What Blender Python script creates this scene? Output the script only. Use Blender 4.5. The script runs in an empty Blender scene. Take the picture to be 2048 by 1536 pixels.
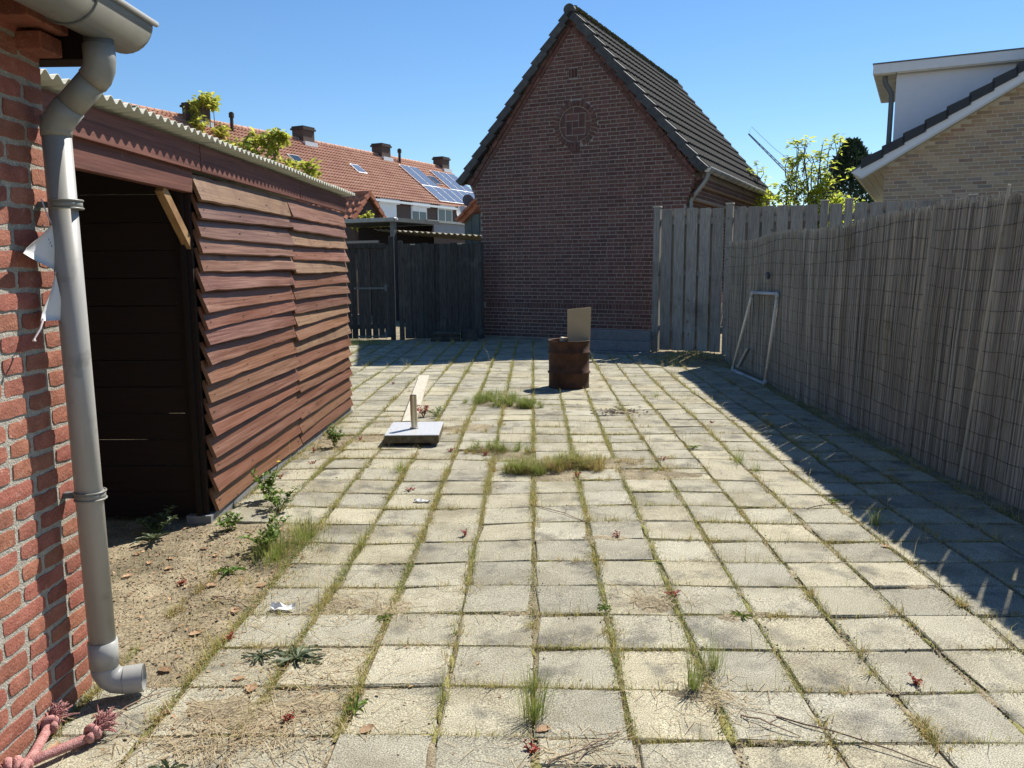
import bpy, math, random
from mathutils import Vector, Matrix, Euler
R = math.radians
rng = random.Random(11)
scn = bpy.context.scene

# ------------------------------------------------------------------ camera
H = 1.44
cam = bpy.data.cameras.new('camera'); camo = bpy.data.objects.new('camera', cam)
scn.collection.objects.link(camo); scn.camera = camo
cam.sensor_fit = 'HORIZONTAL'; cam.sensor_width = 36.0; cam.lens = 36.0 * 1630 / 2048
cam.clip_start = 0.05; cam.clip_end = 5000
camo.matrix_world = (Matrix.Translation((0, 0, H)) @ Matrix.Rotation(R(1.5), 4, 'Z')
                     @ Matrix.Rotation(R(90 - 8.27), 4, 'X') @ Matrix.Rotation(R(-0.38), 4, 'Z'))
# ------------------------------------------------------------------ sky and sun
SX, SY, SZ = 0.53, 0.67, 1.0                       # direction towards the sun
sun_el = math.atan2(SZ, math.hypot(SX, SY)); sun_az = math.atan2(SX, SY)
world = bpy.data.worlds.new('World'); scn.world = world; world.use_nodes = True
wn = world.node_tree.nodes; bg = wn['Background']
sky = wn.new('ShaderNodeTexSky'); sky.sky_type = 'NISHITA'; sky.sun_disc = False
sky.sun_elevation = sun_el; sky.sun_rotation = sun_az
sky.air_density = 1.0; sky.dust_density = 0.0; sky.ozone_density = 5.0; sky.altitude = 0
hs_ = wn.new('ShaderNodeHueSaturation'); hs_.inputs['Saturation'].default_value = 1.12
world.node_tree.links.new(sky.outputs[0], hs_.inputs['Color']); world.node_tree.links.new(hs_.outputs[0], bg.inputs[0]); bg.inputs[1].default_value = 0.08
sl = bpy.data.lights.new('sun', 'SUN'); sl.energy = 5.0; sl.angle = R(0.53); sl.color = (1.0, 0.94, 0.84)
so = bpy.data.objects.new('sun', sl); scn.collection.objects.link(so)
so.rotation_euler = Vector((SX, SY, SZ)).to_track_quat('Z', 'Y').to_euler(); so.location = (6, 8, 14)
scn.view_settings.view_transform = 'Standard'; scn.view_settings.look = 'None'
scn.view_settings.exposure = 0.80; scn.view_settings.gamma = 1.0
scn.cycles.use_denoising = True
scn.cycles.max_bounces = 6; scn.cycles.diffuse_bounces = 3; scn.cycles.transparent_max_bounces = 6

# ------------------------------------------------------------------ frames
TH = R(25.15); UC, US = math.cos(TH), math.sin(TH)
def TB(u, w, z): return Vector((u * UC + w * US, -u * US + w * UC, z))      # frame of the houses
def toB(x, y): return x * UC - y * US, x * US + y * UC
RZB = -TH                                                                   # rotation of that frame about Z
def hgt(x, y):                                                              # the yard's gentle unevenness
    if abs(x) > 6 or y < -2 or y > 18: return 0.0
    return (0.009 * math.sin(1.7 * x + 0.6 * y + .5) * math.sin(1.1 * y - .4 * x) + 0.006 * math.sin(2.9 * x - 1.3 * y)
            + 0.02 * math.exp(-((x - .1) ** 2 + (y - 7.1) ** 2) / .5))

# ------------------------------------------------------------------ mesh helpers
class MB:
    def __init__(s): s.v = []; s.f = []
    def add(s, vs, fs):
        o = len(s.v); s.v.extend(Vector(p) for p in vs); s.f.extend(tuple(o + i for i in q) for q in fs)
    def hexa(s, p): s.add(p, [(0, 3, 2, 1), (4, 5, 6, 7), (0, 1, 5, 4), (1, 2, 6, 5), (2, 3, 7, 6), (3, 0, 4, 7)])
    def box(s, x0, x1, y0, y1, z0, z1, T=None):
        p = [(x0, y0, z0), (x1, y0, z0), (x1, y1, z0), (x0, y1, z0), (x0, y0, z1), (x1, y0, z1), (x1, y1, z1), (x0, y1, z1)]
        s.hexa([T(*q) for q in p] if T else p)
    def bev(s, x0, x1, y0, y1, z0, z1, b, T=None):
        lo = (x0, y0, z0); hi = (x1, y1, z1); idx = {}; vs = []
        for sx in (0, 1):
            for sy in (0, 1):
                for sz in (0, 1):
                    c = (sx, sy, sz)
                    for ax in range(3):
                        p = [(hi[i] if c[i] else lo[i]) if i == ax else (hi[i] - b if c[i] else lo[i] + b) for i in range(3)]
                        idx[c, ax] = len(vs); vs.append(T(*p) if T else tuple(p))
        fs = []
        def quad(l):
            pts = [Vector(vs[i]) for i in l]; fs.append(tuple(l))
        for ax in range(3):
            a, b2 = [i for i in range(3) if i != ax]
            for sd in (0, 1):
                l = []
                for p, q in ((0, 0), (1, 0), (1, 1), (0, 1)):
                    c = [0, 0, 0]; c[ax] = sd; c[a] = p; c[b2] = q; l.append(idx[tuple(c), ax])
                if (sd == 0) ^ (ax == 1): l.reverse()
                fs.append(tuple(l))
        for ax in range(3):
            a, b2 = [i for i in range(3) if i != ax]
            for p in (0, 1):
                for q in (0, 1):
                    c0 = [0, 0, 0]; c0[a] = p; c0[b2] = q; c1 = c0[:]; c1[ax] = 1
                    c0 = tuple(c0); c1 = tuple(c1)
                    fs.append((idx[c0, a], idx[c1, a], idx[c1, b2], idx[c0, b2]))
        for c in [(i, j, k) for i in (0, 1) for j in (0, 1) for k in (0, 1)]: fs.append((idx[c, 0], idx[c, 1], idx[c, 2]))
        s.add(vs, fs)
    def tube(s, path, rad, n=8, cap=True):
        path = [Vector(p) for p in path]; m = len(path)
        if not isinstance(rad, (list, tuple)): rad = [rad] * m
        up = None; rings = []; vs = []
        for i, p in enumerate(path):
            t = (path[min(i + 1, m - 1)] - path[max(i - 1, 0)]).normalized()
            if up is None:
                up = t.orthogonal().normalized()
            up = (up - t * up.dot(t)).normalized(); sd = t.cross(up)
            for k in range(n):
                a = 2 * math.pi * k / n; vs.append(p + (up * math.cos(a) + sd * math.sin(a)) * rad[i])
        fs = []
        for i in range(m - 1):
            for k in range(n):
                k2 = (k + 1) % n; fs.append((i * n + k, i * n + k2, (i + 1) * n + k2, (i + 1) * n + k))
        if cap: fs.append(tuple(reversed(range(n)))); fs.append(tuple((m - 1) * n + k for k in range(n)))
        s.add(vs, fs)
    def bar(s, a, b, wx, wz, side=None):
        a = Vector(a); b = Vector(b); t = (b - a).normalized(); sd = Vector(side) if side else t.cross(Vector((0, 0, 1)))
        if sd.length < 1e-4: sd = Vector((1, 0, 0))
        sd = (sd - t * sd.dot(t)).normalized(); up = t.cross(sd)
        X = sd * wx / 2; Z = up * wz / 2
        s.hexa([a - X - Z, a + X - Z, b + X - Z, b - X - Z, a - X + Z, a + X + Z, b + X + Z, b - X + Z])
    def prism(s, poly, T, d0, d1):
        n = len(poly); vs = [T(p[0], p[1], d0) for p in poly] + [T(p[0], p[1], d1) for p in poly]
        fs = [tuple(reversed(range(n))), tuple(range(n, 2 * n))] + [(i, (i + 1) % n, n + (i + 1) % n, n + i) for i in range(n)]
        s.add(vs, fs)
    def blade(s, p, h, wd, dirx, diry, lean):
        p = Vector(p); sd = Vector((-diry, dirx, 0)) * wd / 2; m = p + Vector((dirx * lean * h * .35, diry * lean * h * .35, h * .6))
        t = p + Vector((dirx * lean * h, diry * lean * h, h * (1 - .25 * min(1.2, lean))))
        s.add([p - sd, p + sd, m + sd * .7, m - sd * .7, t], [(0, 1, 2, 3), (3, 2, 4)])
    def leaf(s, p, d, nrm, L, Wd, fold=.25):
        p = Vector(p); d = Vector(d).normalized(); nrm = Vector(nrm); sd = d.cross(nrm)
        if sd.length < 1e-3: sd = d.orthogonal()
        sd.normalize(); nrm = sd.cross(d)
        a = p + d * L * .45 + sd * Wd / 2 + nrm * fold * Wd; b = p + d * L * .45 - sd * Wd / 2 + nrm * fold * Wd
        s.add([p, a, p + d * L, b], [(0, 1, 2), (0, 2, 3)])
    def mesh(s, name, mat, smooth=False, origin=None):
        o = origin
        me = bpy.data.meshes.new(name); me.from_pydata([tuple(p - o) for p in s.v] if o is not None else [tuple(p) for p in s.v], [], s.f)
        if mat: me.materials.append(mat)
        if smooth: me.polygons.foreach_set('use_smooth', [True] * len(me.polygons))
        me.update(); return me
WL = {}
def place(o, loc, parent):
    loc = Vector(loc); WL[o] = loc
    if parent is not None: o.parent = parent; o.location = loc - WL[parent]
    else: o.location = loc
    scn.collection.objects.link(o); return o
def tag(o, label=None, cat=None, group=None, kind=None):
    if label: o['label'] = label
    if cat: o['category'] = cat
    if group: o['group'] = group
    if kind: o['kind'] = kind
    return o
def build(name, mb, mat, parent=None, smooth=False, label=None, cat=None, group=None, kind=None):
    xs = [p.x for p in mb.v]; ys = [p.y for p in mb.v]; zs = [p.z for p in mb.v]
    o = Vector(((min(xs) + max(xs)) / 2, (min(ys) + max(ys)) / 2, min(zs)))
    ob = bpy.data.objects.new(name, mb.mesh(name, mat, smooth, o))
    place(ob, o, parent); return tag(ob, label, cat, group, kind)
def inst(name, me, loc, parent, rot=(0, 0, 0), scale=None):
    ob = bpy.data.objects.new(name, me); ob.rotation_euler = rot
    if scale: ob.scale = scale
    return place(ob, loc, parent)
def thing(name, loc, label=None, cat=None, group=None, kind=None):
    ob = bpy.data.objects.new(name, None); ob.empty_display_size = .2
    place(ob, loc, None); return tag(ob, label, cat, group, kind)

# ------------------------------------------------------------------ materials
def nd(nt, t, **kw):
    n = nt.nodes.new(t)
    for k, v in kw.items():
        if k.startswith('i'): n.inputs[int(k[1:])].default_value = v
        else: setattr(n, k, v)
    return n
def ramp(nt, fac, cols, lo=.3, hi=.7):
    r = nt.nodes.new('ShaderNodeValToRGB'); e = r.color_ramp.elements
    n = len(cols)
    while len(e) < n: e.new(.5)
    for i, c in enumerate(cols):
        e[i].position = lo + (hi - lo) * i / max(1, n - 1); e[i].color = (*c, 1)
    nt.links.new(fac, r.inputs[0]); return r.outputs[0]
def mixc(nt, fac, a, b, mode='MIX'):
    m = nt.nodes.new('ShaderNodeMix'); m.data_type = 'RGBA'; m.blend_type = mode
    for s, i in ((fac, 0), (a, 6), (b, 7)):
        if isinstance(s, (int, float)): m.inputs[i].default_value = s
        elif isinstance(s, tuple): m.inputs[i].default_value = (*s, 1)
        else: nt.links.new(s, m.inputs[i])
    return m.outputs[2]
def M(name, cols, scale=8, stretch=(1, 1, 1), detail=6, rough=.8, bump=.3, bscale=60, bdist=.004, rnd=.2, hue=.0, spec=.3,
      stain=None, stain2=None, speck=None, metallic=0, transl=0, offset=True, lo=.3, hi=.7, byrnd=None, rrough=0, knots=None):
    m = bpy.data.materials.new(name); m.use_nodes = True; nt = m.node_tree; L = nt.links.new
    bs = nt.nodes['Principled BSDF']; out = nt.nodes['Material Output']
    g = nt.nodes.new('ShaderNodeNewGeometry'); oi = nt.nodes.new('ShaderNodeObjectInfo')
    ad = nd(nt, 'ShaderNodeMath', operation='ADD'); L(g.outputs['Random Per Island'], ad.inputs[0]); L(oi.outputs['Random'], ad.inputs[1])
    fr = nd(nt, 'ShaderNodeMath', operation='FRACT'); L(ad.outputs[0], fr.inputs[0]); r = fr.outputs[0]
    r2m = nd(nt, 'ShaderNodeMath', operation='MULTIPLY', i1=7.31); L(r, r2m.inputs[0])
    r2f = nd(nt, 'ShaderNodeMath', operation='FRACT'); L(r2m.outputs[0], r2f.inputs[0]); r2 = r2f.outputs[0]
    pos = g.outputs['Position']
    if offset:
        cx = nt.nodes.new('ShaderNodeCombineXYZ')
        for i, k in enumerate((37., 91., 53.)):
            mm = nd(nt, 'ShaderNodeMath', operation='MULTIPLY', i1=k); L(r, mm.inputs[0]); L(mm.outputs[0], cx.inputs[i])
        va = nd(nt, 'ShaderNodeVectorMath', operation='ADD'); L(pos, va.inputs[0]); L(cx.outputs[0], va.inputs[1]); pos2 = va.outputs[0]
    else: pos2 = pos
    vm = nd(nt, 'ShaderNodeVectorMath', operation='MULTIPLY'); vm.inputs[1].default_value = stretch; L(pos2, vm.inputs[0])
    no = nt.nodes.new('ShaderNodeTexNoise'); no.inputs['Scale'].default_value = scale; no.inputs['Detail'].default_value = detail
    no.inputs['Roughness'].default_value = .62; L(vm.outputs[0], no.inputs['Vector'])
    col = ramp(nt, no.outputs['Fac'], cols, lo, hi)
    if byrnd:                                        # (colours, strength): whole pieces differ in tint
        col = mixc(nt, byrnd[1], col, ramp(nt, r2, byrnd[0], .0, 1.0))
    for st in (stain, stain2):
        if st:                                       # (colour, scale, lo, hi, strength)
            n2 = nt.nodes.new('ShaderNodeTexNoise'); n2.inputs['Scale'].default_value = st[1]; n2.inputs['Detail'].default_value = 5
            n2.inputs['Roughness'].default_value = .6
            L(pos2 if st is stain2 else pos, n2.inputs['Vector'])
            mr = nd(nt, 'ShaderNodeMapRange', i1=st[2], i2=st[3], i3=0., i4=st[4]); L(n2.outputs['Fac'], mr.inputs[0])
            col = mixc(nt, mr.outputs[0], col, st[0])
    if knots:                                        # (colour, scale, stretch)
        vk = nd(nt, 'ShaderNodeVectorMath', operation='MULTIPLY'); vk.inputs[1].default_value = knots[2]; L(pos2, vk.inputs[0])
        vo = nt.nodes.new('ShaderNodeTexVoronoi'); vo.inputs['Scale'].default_value = knots[1]; L(vk.outputs[0], vo.inputs['Vector'])
        mk = nd(nt, 'ShaderNodeMapRange', i1=.05, i2=.15, i3=.85, i4=0.); L(vo.outputs['Distance'], mk.inputs[0])
        col = mixc(nt, mk.outputs[0], col, knots[0])
    if speck:                                        # (dark, light, scale, amount)
        n3 = nt.nodes.new('ShaderNodeTexNoise'); n3.inputs['Scale'].default_value = speck[2]; n3.inputs['Detail'].default_value = 2
        L(pos, n3.inputs['Vector'])
        col = mixc(nt, speck[3], col, ramp(nt, n3.outputs['Fac'], [speck[0], (.5, .5, .5), speck[1]], .33, .67), 'OVERLAY')
    hs = nt.nodes.new('ShaderNodeHueSaturation'); L(col, hs.inputs['Color'])
    mv = nd(nt, 'ShaderNodeMapRange', i1=0., i2=1., i3=1 - rnd, i4=1 + rnd); L(r, mv.inputs[0]); L(mv.outputs[0], hs.inputs['Value'])
    if hue:
        mh = nd(nt, 'ShaderNodeMapRange', i1=0., i2=1., i3=.5 - hue, i4=.5 + hue); L(r2, mh.inputs[0]); L(mh.outputs[0], hs.inputs['Hue'])
    L(hs.outputs[0], bs.inputs['Base Color'])
    bs.inputs['Roughness'].default_value = rough; bs.inputs['Metallic'].default_value = metallic
    bs.inputs['Specular IOR Level'].default_value = spec
    if rrough:
        mr = nd(nt, 'ShaderNodeMapRange', i1=.35, i2=.65, i3=rough - rrough, i4=rough + rrough); L(no.outputs['Fac'], mr.inputs[0]); L(mr.outputs[0], bs.inputs['Roughness'])
    if bump:
        nb = nt.nodes.new('ShaderNodeTexNoise'); nb.inputs['Scale'].default_value = bscale; nb.inputs['Detail'].default_value = 4
        L(vm.outputs[0], nb.inputs['Vector'])
        bp = nt.nodes.new('ShaderNodeBump'); bp.inputs['Strength'].default_value = bump; bp.inputs['Distance'].default_value = bdist
        L(nb.outputs['Fac'], bp.inputs['Height']); L(bp.outputs[0], bs.inputs['Normal'])
    if transl:
        tr = nt.nodes.new('ShaderNodeBsdfTranslucent'); L(hs.outputs[0], tr.inputs['Color'])
        ms = nt.nodes.new('ShaderNodeMixShader'); ms.inputs[0].default_value = transl
        L(bs.outputs[0], ms.inputs[1]); L(tr.outputs[0], ms.inputs[2]); L(ms.outputs[0], out.inputs['Surface'])
    return m

mat_ground = M('sandy_soil', [(.125, .103, .066), (.225, .187, .122), (.315, .267, .178)], 5, rough=.95, bump=.8, bscale=45, bdist=.015, rnd=0,
               stain=((.10, .085, .05), 2.2, .5, .68, .7), stain2=((.06, .07, .025), 9, .58, .72, .5), speck=((.1, .1, .1), (.9, .9, .9), 160, .6), offset=False)
mat_paver = M('concrete_paver', [(.215, .20, .148), (.295, .275, .208), (.36, .34, .26)], 7, rough=.9, bump=.55, bscale=150, bdist=.004, rnd=.10,
              byrnd=([(.25, .24, .192), (.33, .308, .232), (.36, .322, .218), (.205, .20, .165), (.35, .32, .225), (.285, .277, .228), (.33, .313, .243)], .6),
              stain=((.15, .13, .085), 2.6, .48, .66, .6), stain2=((.10, .095, .08), 4.5, .53, .68, .8), speck=((.12, .12, .12), (.92, .92, .9), 230, .75))
mat_brick_near = M('red_brick', [(.195, .072, .048), (.265, .100, .066), (.32, .130, .09)], 14, rough=.85, bump=.7, bscale=130, bdist=.004, rnd=.13, hue=.008,
                   stain=((.42, .30, .24), 38, .58, .72, .4), stain2=((.16, .065, .05), 9, .58, .78, .45), speck=((.2, .2, .2), (.9, .9, .9), 300, .4))
mat_mortar = M('grey_mortar', [(.27, .255, .215), (.37, .35, .30)], 30, rough=.95, bump=.9, bscale=170, bdist=.005, rnd=0, speck=((.1, .1, .1), (.9, .9, .9), 350, .5))
mat_brick_gable = M('brown_red_brick', [(.095, .048, .040), (.132, .066, .054), (.165, .084, .067)], 9, rough=.85, bump=.4, bscale=90, rnd=.2, hue=.01,
                    stain=((.075, .055, .055), 1.1, .5, .7, .5))
mat_mortar_gable = M('old_mortar', [(.29, .255, .23), (.37, .33, .30)], 12, rough=.95, bump=.4, rnd=0, stain=((.15, .13, .12), .9, .5, .7, .6))
mat_brick_pale = M('pale_brick', [(.32, .225, .14), (.40, .295, .19), (.46, .35, .235)], 8, rough=.85, bump=.4, bscale=80, rnd=.17,
                   byrnd=([(.34, .215, .125), (.42, .315, .20), (.40, .295, .19), (.36, .225, .14), (.43, .335, .23), (.30, .165, .13), (.22, .19, .18), (.41, .30, .19)], .65))
mat_mortar_pale = M('pale_mortar', [(.52, .455, .345), (.60, .53, .41)], 12, rough=.95, bump=.4, rnd=0)
mat_tile_dark = M('dark_roof_tile', [(.026, .027, .026), (.042, .042, .039), (.062, .061, .055)], 10, rough=.85, bump=.3, bscale=60, rnd=.15, spec=.2,
                  stain=((.10, .09, .06), 4, .6, .75, .5))
mat_tile_verge = M('slate_verge_tile', [(.04, .043, .046), (.06, .063, .065), (.085, .085, .08)], 10, rough=.65, bump=.3, rnd=.15, stain=((.13, .12, .07), 6, .62, .74, .6))
mat_moss = M('roof_moss', [(.07, .065, .03), (.14, .12, .05), (.20, .17, .08)], 30, rough=.95, bump=.8, rnd=.3)
mat_tile_black = M('black_roof_tile', [(.022, .024, .028), (.035, .037, .04)], 8, rough=.5, bump=.1, rnd=.1, spec=.4)
mat_tile_red = M('orange_roof_tile', [(.37, .18, .115), (.46, .245, .165), (.52, .30, .215)], 3, rough=.75, bump=.2, rnd=.12, stain=((.30, .13, .08), .6, .5, .7, .5))
mat_tile_red_n = M('weathered_red_tile', [(.30, .10, .055), (.42, .16, .09), (.48, .22, .13)], 6, rough=.75, bump=.2, rnd=.15)
mat_siding = M('red_brown_stain', [(.085, .033, .017), (.148, .060, .032), (.205, .092, .051)], 7, (14, .22, 14), rough=.42, bump=.6, bscale=22, bdist=.002, rnd=.2, hue=.004, spec=.65, rrough=.14,
               byrnd=([(.138, .054, .028), (.165, .070, .036), (.13, .052, .029), (.175, .096, .045), (.125, .044, .024), (.17, .078, .043)], .45),
               stain2=((.27, .165, .105), 34, .66, .76, .55), knots=((.06, .024, .014), 4, (1, .6, 1.5)))
mat_siding_pale = M('worn_stain', [(.11, .055, .028), (.185, .105, .054), (.245, .155, .083)], 7, (14, .22, 14), rough=.55, bump=.6, bscale=22, bdist=.002, rnd=.12, spec=.4,
                    stain2=((.11, .048, .028), 6, .5, .7, .7), knots=((.09, .04, .02), 4, (1, .6, 1.5)))
mat_beam = M('brown_stain_beam', [(.075, .028, .02), (.13, .05, .036), (.18, .078, .055)], 7, (12, .25, 12), rough=.6, bump=.4, bscale=30, bdist=.002, rnd=.12,
             stain=((.25, .14, .09), 12, .66, .74, .5), knots=((.20, .11, .06), 4, (1, .6, 1.6)))
mat_inner = M('shaded_dark_board', [(.008, .004, .003), (.014, .006, .0045)], 8, (.5, 6, 6), rough=.75, bump=.3, bscale=40, rnd=.2)  # near-black: the open bay's shade is put into the board colour
mat_raw = M('raw_timber', [(.16, .085, .035), (.25, .145, .065), (.31, .195, .095)], 9, (6, 1, 1.2), rough=.7, bump=.3, rnd=.1)
mat_sheet = M('fibre_sheet', [(.40, .41, .35), (.50, .51, .44)], 5, rough=.6, bump=.1, rnd=.04, transl=.12, stain=((.30, .30, .22), 2.5, .5, .7, .5))
mat_grey_wood = M('weathered_fence_wood', [(.16, .150, .130), (.255, .238, .21), (.33, .31, .275)], 10, (6, 6, .45), rough=.9, bump=.4, bscale=30, bdist=.002, rnd=.16,
                  stain=((.10, .085, .07), 2, .52, .7, .6), stain2=((.09, .08, .06), 10, .64, .7, .8))
mat_dark_wood = M('dark_fence_wood', [(.030, .0285, .025), (.056, .053, .047), (.092, .087, .077)], 10, (6, 6, .45), rough=.9, bump=.4, bscale=30, rnd=.25,
                  stain=((.13, .125, .11), 2.5, .6, .72, .5))
mat_reed = M('dry_reed', [(.20, .187, .158), (.30, .283, .24), (.40, .378, .325)], 12, (3, 3, .7), rough=.85, bump=.3, bscale=60, rnd=.25,
             byrnd=([(.10, .094, .08), (.30, .283, .24), (.45, .425, .365), (.21, .197, .167), (.36, .325, .255), (.14, .131, .112)], .7),
             stain=((.11, .10, .045), 1.4, .60, .72, .6), stain2=((.05, .045, .04), 2, .6, .75, .5))
mat_wire = M('rusty_wire', [(.03, .025, .022), (.06, .045, .035)], 40, rough=.7, bump=0, rnd=.1)
mat_pvc = M('grey_pipe', [(.27, .262, .24), (.34, .33, .305)], 4, (5, 5, .6), rough=.42, bump=.05, bscale=20, rnd=.03, spec=.5, stain=((.17, .16, .14), 9, .56, .70, .7), stain2=((.40, .39, .36), 5, .62, .76, .3), offset=False)
mat_pvc_light = M('light_grey_pipe', [(.30, .30, .285), (.37, .37, .35)], 6, rough=.35, bump=.03, rnd=.03, spec=.5, stain=((.32, .31, .28), 12, .62, .75, .5))
mat_gutter = M('grey_gutter', [(.20, .20, .175), (.26, .255, .225)], 5, rough=.42, bump=.05, rnd=.03, spec=.45, stain=((.13, .13, .11), 9, .6, .74, .5))
mat_zinc = M('weathered_zinc', [(.22, .225, .215), (.32, .325, .31)], 6, rough=.45, bump=.08, rnd=.08, metallic=.35)
mat_zinc_bright = M('bright_zinc', [(.62, .63, .62), (.7, .7, .7)], 6, rough=.4, bump=.05, rnd=.05, metallic=.3)
mat_white = M('white_paint', [(.68, .69, .70), (.74, .75, .76)], 3, rough=.5, bump=.05, rnd=.02)
mat_offwhite = M('cream_soffit', [(.55, .54, .47), (.62, .61, .53)], 3, rough=.6, bump=.05, rnd=.05)
mat_render = M('blue_white_panel', [(.60, .62, .68), (.66, .68, .73)], 2, rough=.55, bump=.03, rnd=.02)
mat_darkpipe = M('anthracite_pipe', [(.10, .11, .11), (.14, .15, .15)], 4, rough=.45, bump=.03, rnd=.05)
mat_rust = M('rusted_steel', [(.036, .018, .012), (.066, .031, .019), (.098, .046, .027)], 9, rough=.85, bump=.4, bscale=70, bdist=.002, rnd=0, offset=False,
             stain=((.15, .075, .035), 6, .62, .76, .45), stain2=((.03, .018, .014), 4, .5, .7, .6))
mat_card = M('brown_board', [(.43, .32, .19), (.49, .37, .23)], 4, rough=.8, bump=.05, rnd=.02)
mat_granite = M('grey_granite', [(.24, .25, .26), (.48, .49, .50), (.60, .61, .62)], 130, detail=3, rough=.35, bump=.02, rnd=0, spec=.5, lo=.38, hi=.6)
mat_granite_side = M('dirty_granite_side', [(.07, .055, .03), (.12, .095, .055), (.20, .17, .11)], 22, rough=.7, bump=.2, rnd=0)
mat_steel = M('brushed_steel', [(.45, .40, .30), (.62, .58, .50)], 30, (8, 8, .3), rough=.28, bump=.05, rnd=0, metallic=.9)
mat_plank = M('bleached_plank', [(.36, .325, .26), (.46, .42, .345), (.53, .49, .41)], 10, (6, .5, 6), rough=.9, bump=.3, bscale=40, rnd=.05)
mat_concrete = M('grey_concrete', [(.15, .155, .165), (.21, .215, .225)], 20, rough=.9, bump=.5, bscale=80, rnd=.06, stain=((.11, .11, .11), 4, .5, .7, .5))
mat_pvcframe = M('cream_conduit', [(.66, .60, .48), (.74, .68, .56)], 8, rough=.45, bump=.05, rnd=.05)
mat_pvcfit = M('grey_fitting', [(.36, .40, .44), (.42, .46, .50)], 8, rough=.45, bump=.05, rnd=.05)
mat_rope = M('pink_rope', [(.27, .11, .105), (.38, .185, .17), (.46, .265, .24)], 60, rough=.95, bump=.9, bscale=260, bdist=.004, rnd=.1, speck=((.15, .12, .12), (.9, .9, .9), 420, .6))
mat_flag = M('white_cloth', [(.66, .67, .70), (.74, .75, .77)], 20, rough=.85, bump=.2, rnd=.03, transl=.2, stain=((.5, .5, .5), 20, .6, .7, .4))
mat_string = M('pale_string', [(.45, .38, .42), (.55, .5, .5)], 60, rough=.9, bump=0, rnd=.1)
mat_glass = M('window_glass', [(.02, .025, .03), (.03, .035, .04)], 2, rough=.06, bump=0, rnd=.1, spec=.6)
mat_solar = M('solar_cell', [(.10, .125, .18), (.13, .155, .21)], 4, rough=.12, bump=0, rnd=.05, spec=.35)
mat_alu = M('aluminium_frame', [(.60, .61, .62), (.68, .69, .70)], 4, rough=.35, bump=0, rnd=.03, metallic=.5)
mat_brick_far = M('far_brown_brick', [(.075, .052, .045), (.11, .078, .066)], 14, (1, 1, 4), rough=.85, bump=.2, rnd=.05)
mat_dish = M('dish_dark', [(.07, .08, .09), (.1, .11, .12)], 4, rough=.5, bump=0, rnd=.05)
mat_dish2 = M('dish_grey', [(.45, .47, .47), (.52, .54, .54)], 4, rough=.5, bump=0, rnd=.05)
mat_green_metal = M('green_cladding', [(.11, .14, .13), (.14, .17, .155)], 4, (3, 3, .5), rough=.6, bump=0, rnd=.05)
mat_grey_fascia = M('grey_fascia', [(.22, .24, .27), (.26, .28, .31)], 2, rough=.6, bump=0, rnd=.03)
mat_crane = M('crane_steel', [(.13, .20, .28), (.16, .23, .31)], 2, rough=.5, bump=0, rnd=.05)
mat_bark = M('grey_bark', [(.10, .085, .065), (.17, .15, .12)], 20, (3, 3, .6), rough=.9, bump=.3, rnd=.1)
mat_leaf = M('bright_leaf', [(.30, .40, .04), (.44, .50, .07), (.55, .57, .13)], 6, rough=.5, bump=0, rnd=.25, hue=.015, transl=.65)
mat_vine = M('vine_leaf', [(.26, .30, .035), (.40, .42, .07), (.48, .46, .11)], 6, rough=.5, bump=0, rnd=.3, hue=.02, transl=.6)
mat_conifer = M('conifer_leaf', [(.035, .062, .036), (.062, .10, .055)], 6, rough=.7, bump=0, rnd=.4, transl=.12)
mat_weed = M('weed_leaf', [(.07, .13, .02), (.13, .20, .035), (.20, .25, .06)], 20, rough=.55, bump=0, rnd=.35, hue=.02, transl=.35)
mat_dark_weed = M('dark_weed_leaf', [(.075, .10, .05), (.125, .155, .085)], 20, rough=.5, bump=0, rnd=.3, transl=.25)
mat_redweed = M('red_weed_leaf', [(.22, .035, .03), (.33, .06, .04), (.36, .13, .06)], 20, rough=.55, bump=0, rnd=.4, hue=.02, transl=.35)
mat_yellow = M('yellow_petal', [(.75, .55, .02), (.8, .62, .04)], 20, rough=.5, bump=0, rnd=.1, transl=.3)
mat_deadleaf = M('dead_leaf', [(.20, .11, .06), (.33, .21, .12), (.45, .33, .22)], 30, rough=.8, bump=.2, rnd=.35, transl=.15)
mat_twig = M('dry_twig', [(.16, .11, .08), (.30, .22, .15)], 30, rough=.85, bump=.2, rnd=.3)
def grassmat(name, cols):
    m = M(name, [(.5, .5, .5), (.5, .5, .5)], 5, rough=.6, bump=0, rnd=.25, byrnd=(cols, 1.0), transl=.35); return m
mat_joint = grassmat('joint_grass', [(.33, .345, .09), (.50, .42, .20), (.25, .30, .065), (.53, .45, .24), (.42, .40, .12), (.45, .28, .12), (.34, .38, .09)])
mat_tuft = grassmat('green_grass', [(.15, .22, .045), (.22, .28, .06), (.31, .33, .09), (.17, .24, .05), (.42, .36, .16)])
mat_tuft_dry = grassmat('dry_grass', [(.27, .29, .075), (.48, .36, .16), (.35, .33, .11), (.50, .33, .14), (.23, .27, .065)])
mat_straw = grassmat('straw', [(.38, .30, .18), (.50, .42, .27), (.30, .23, .14), (.56, .48, .33)])

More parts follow.
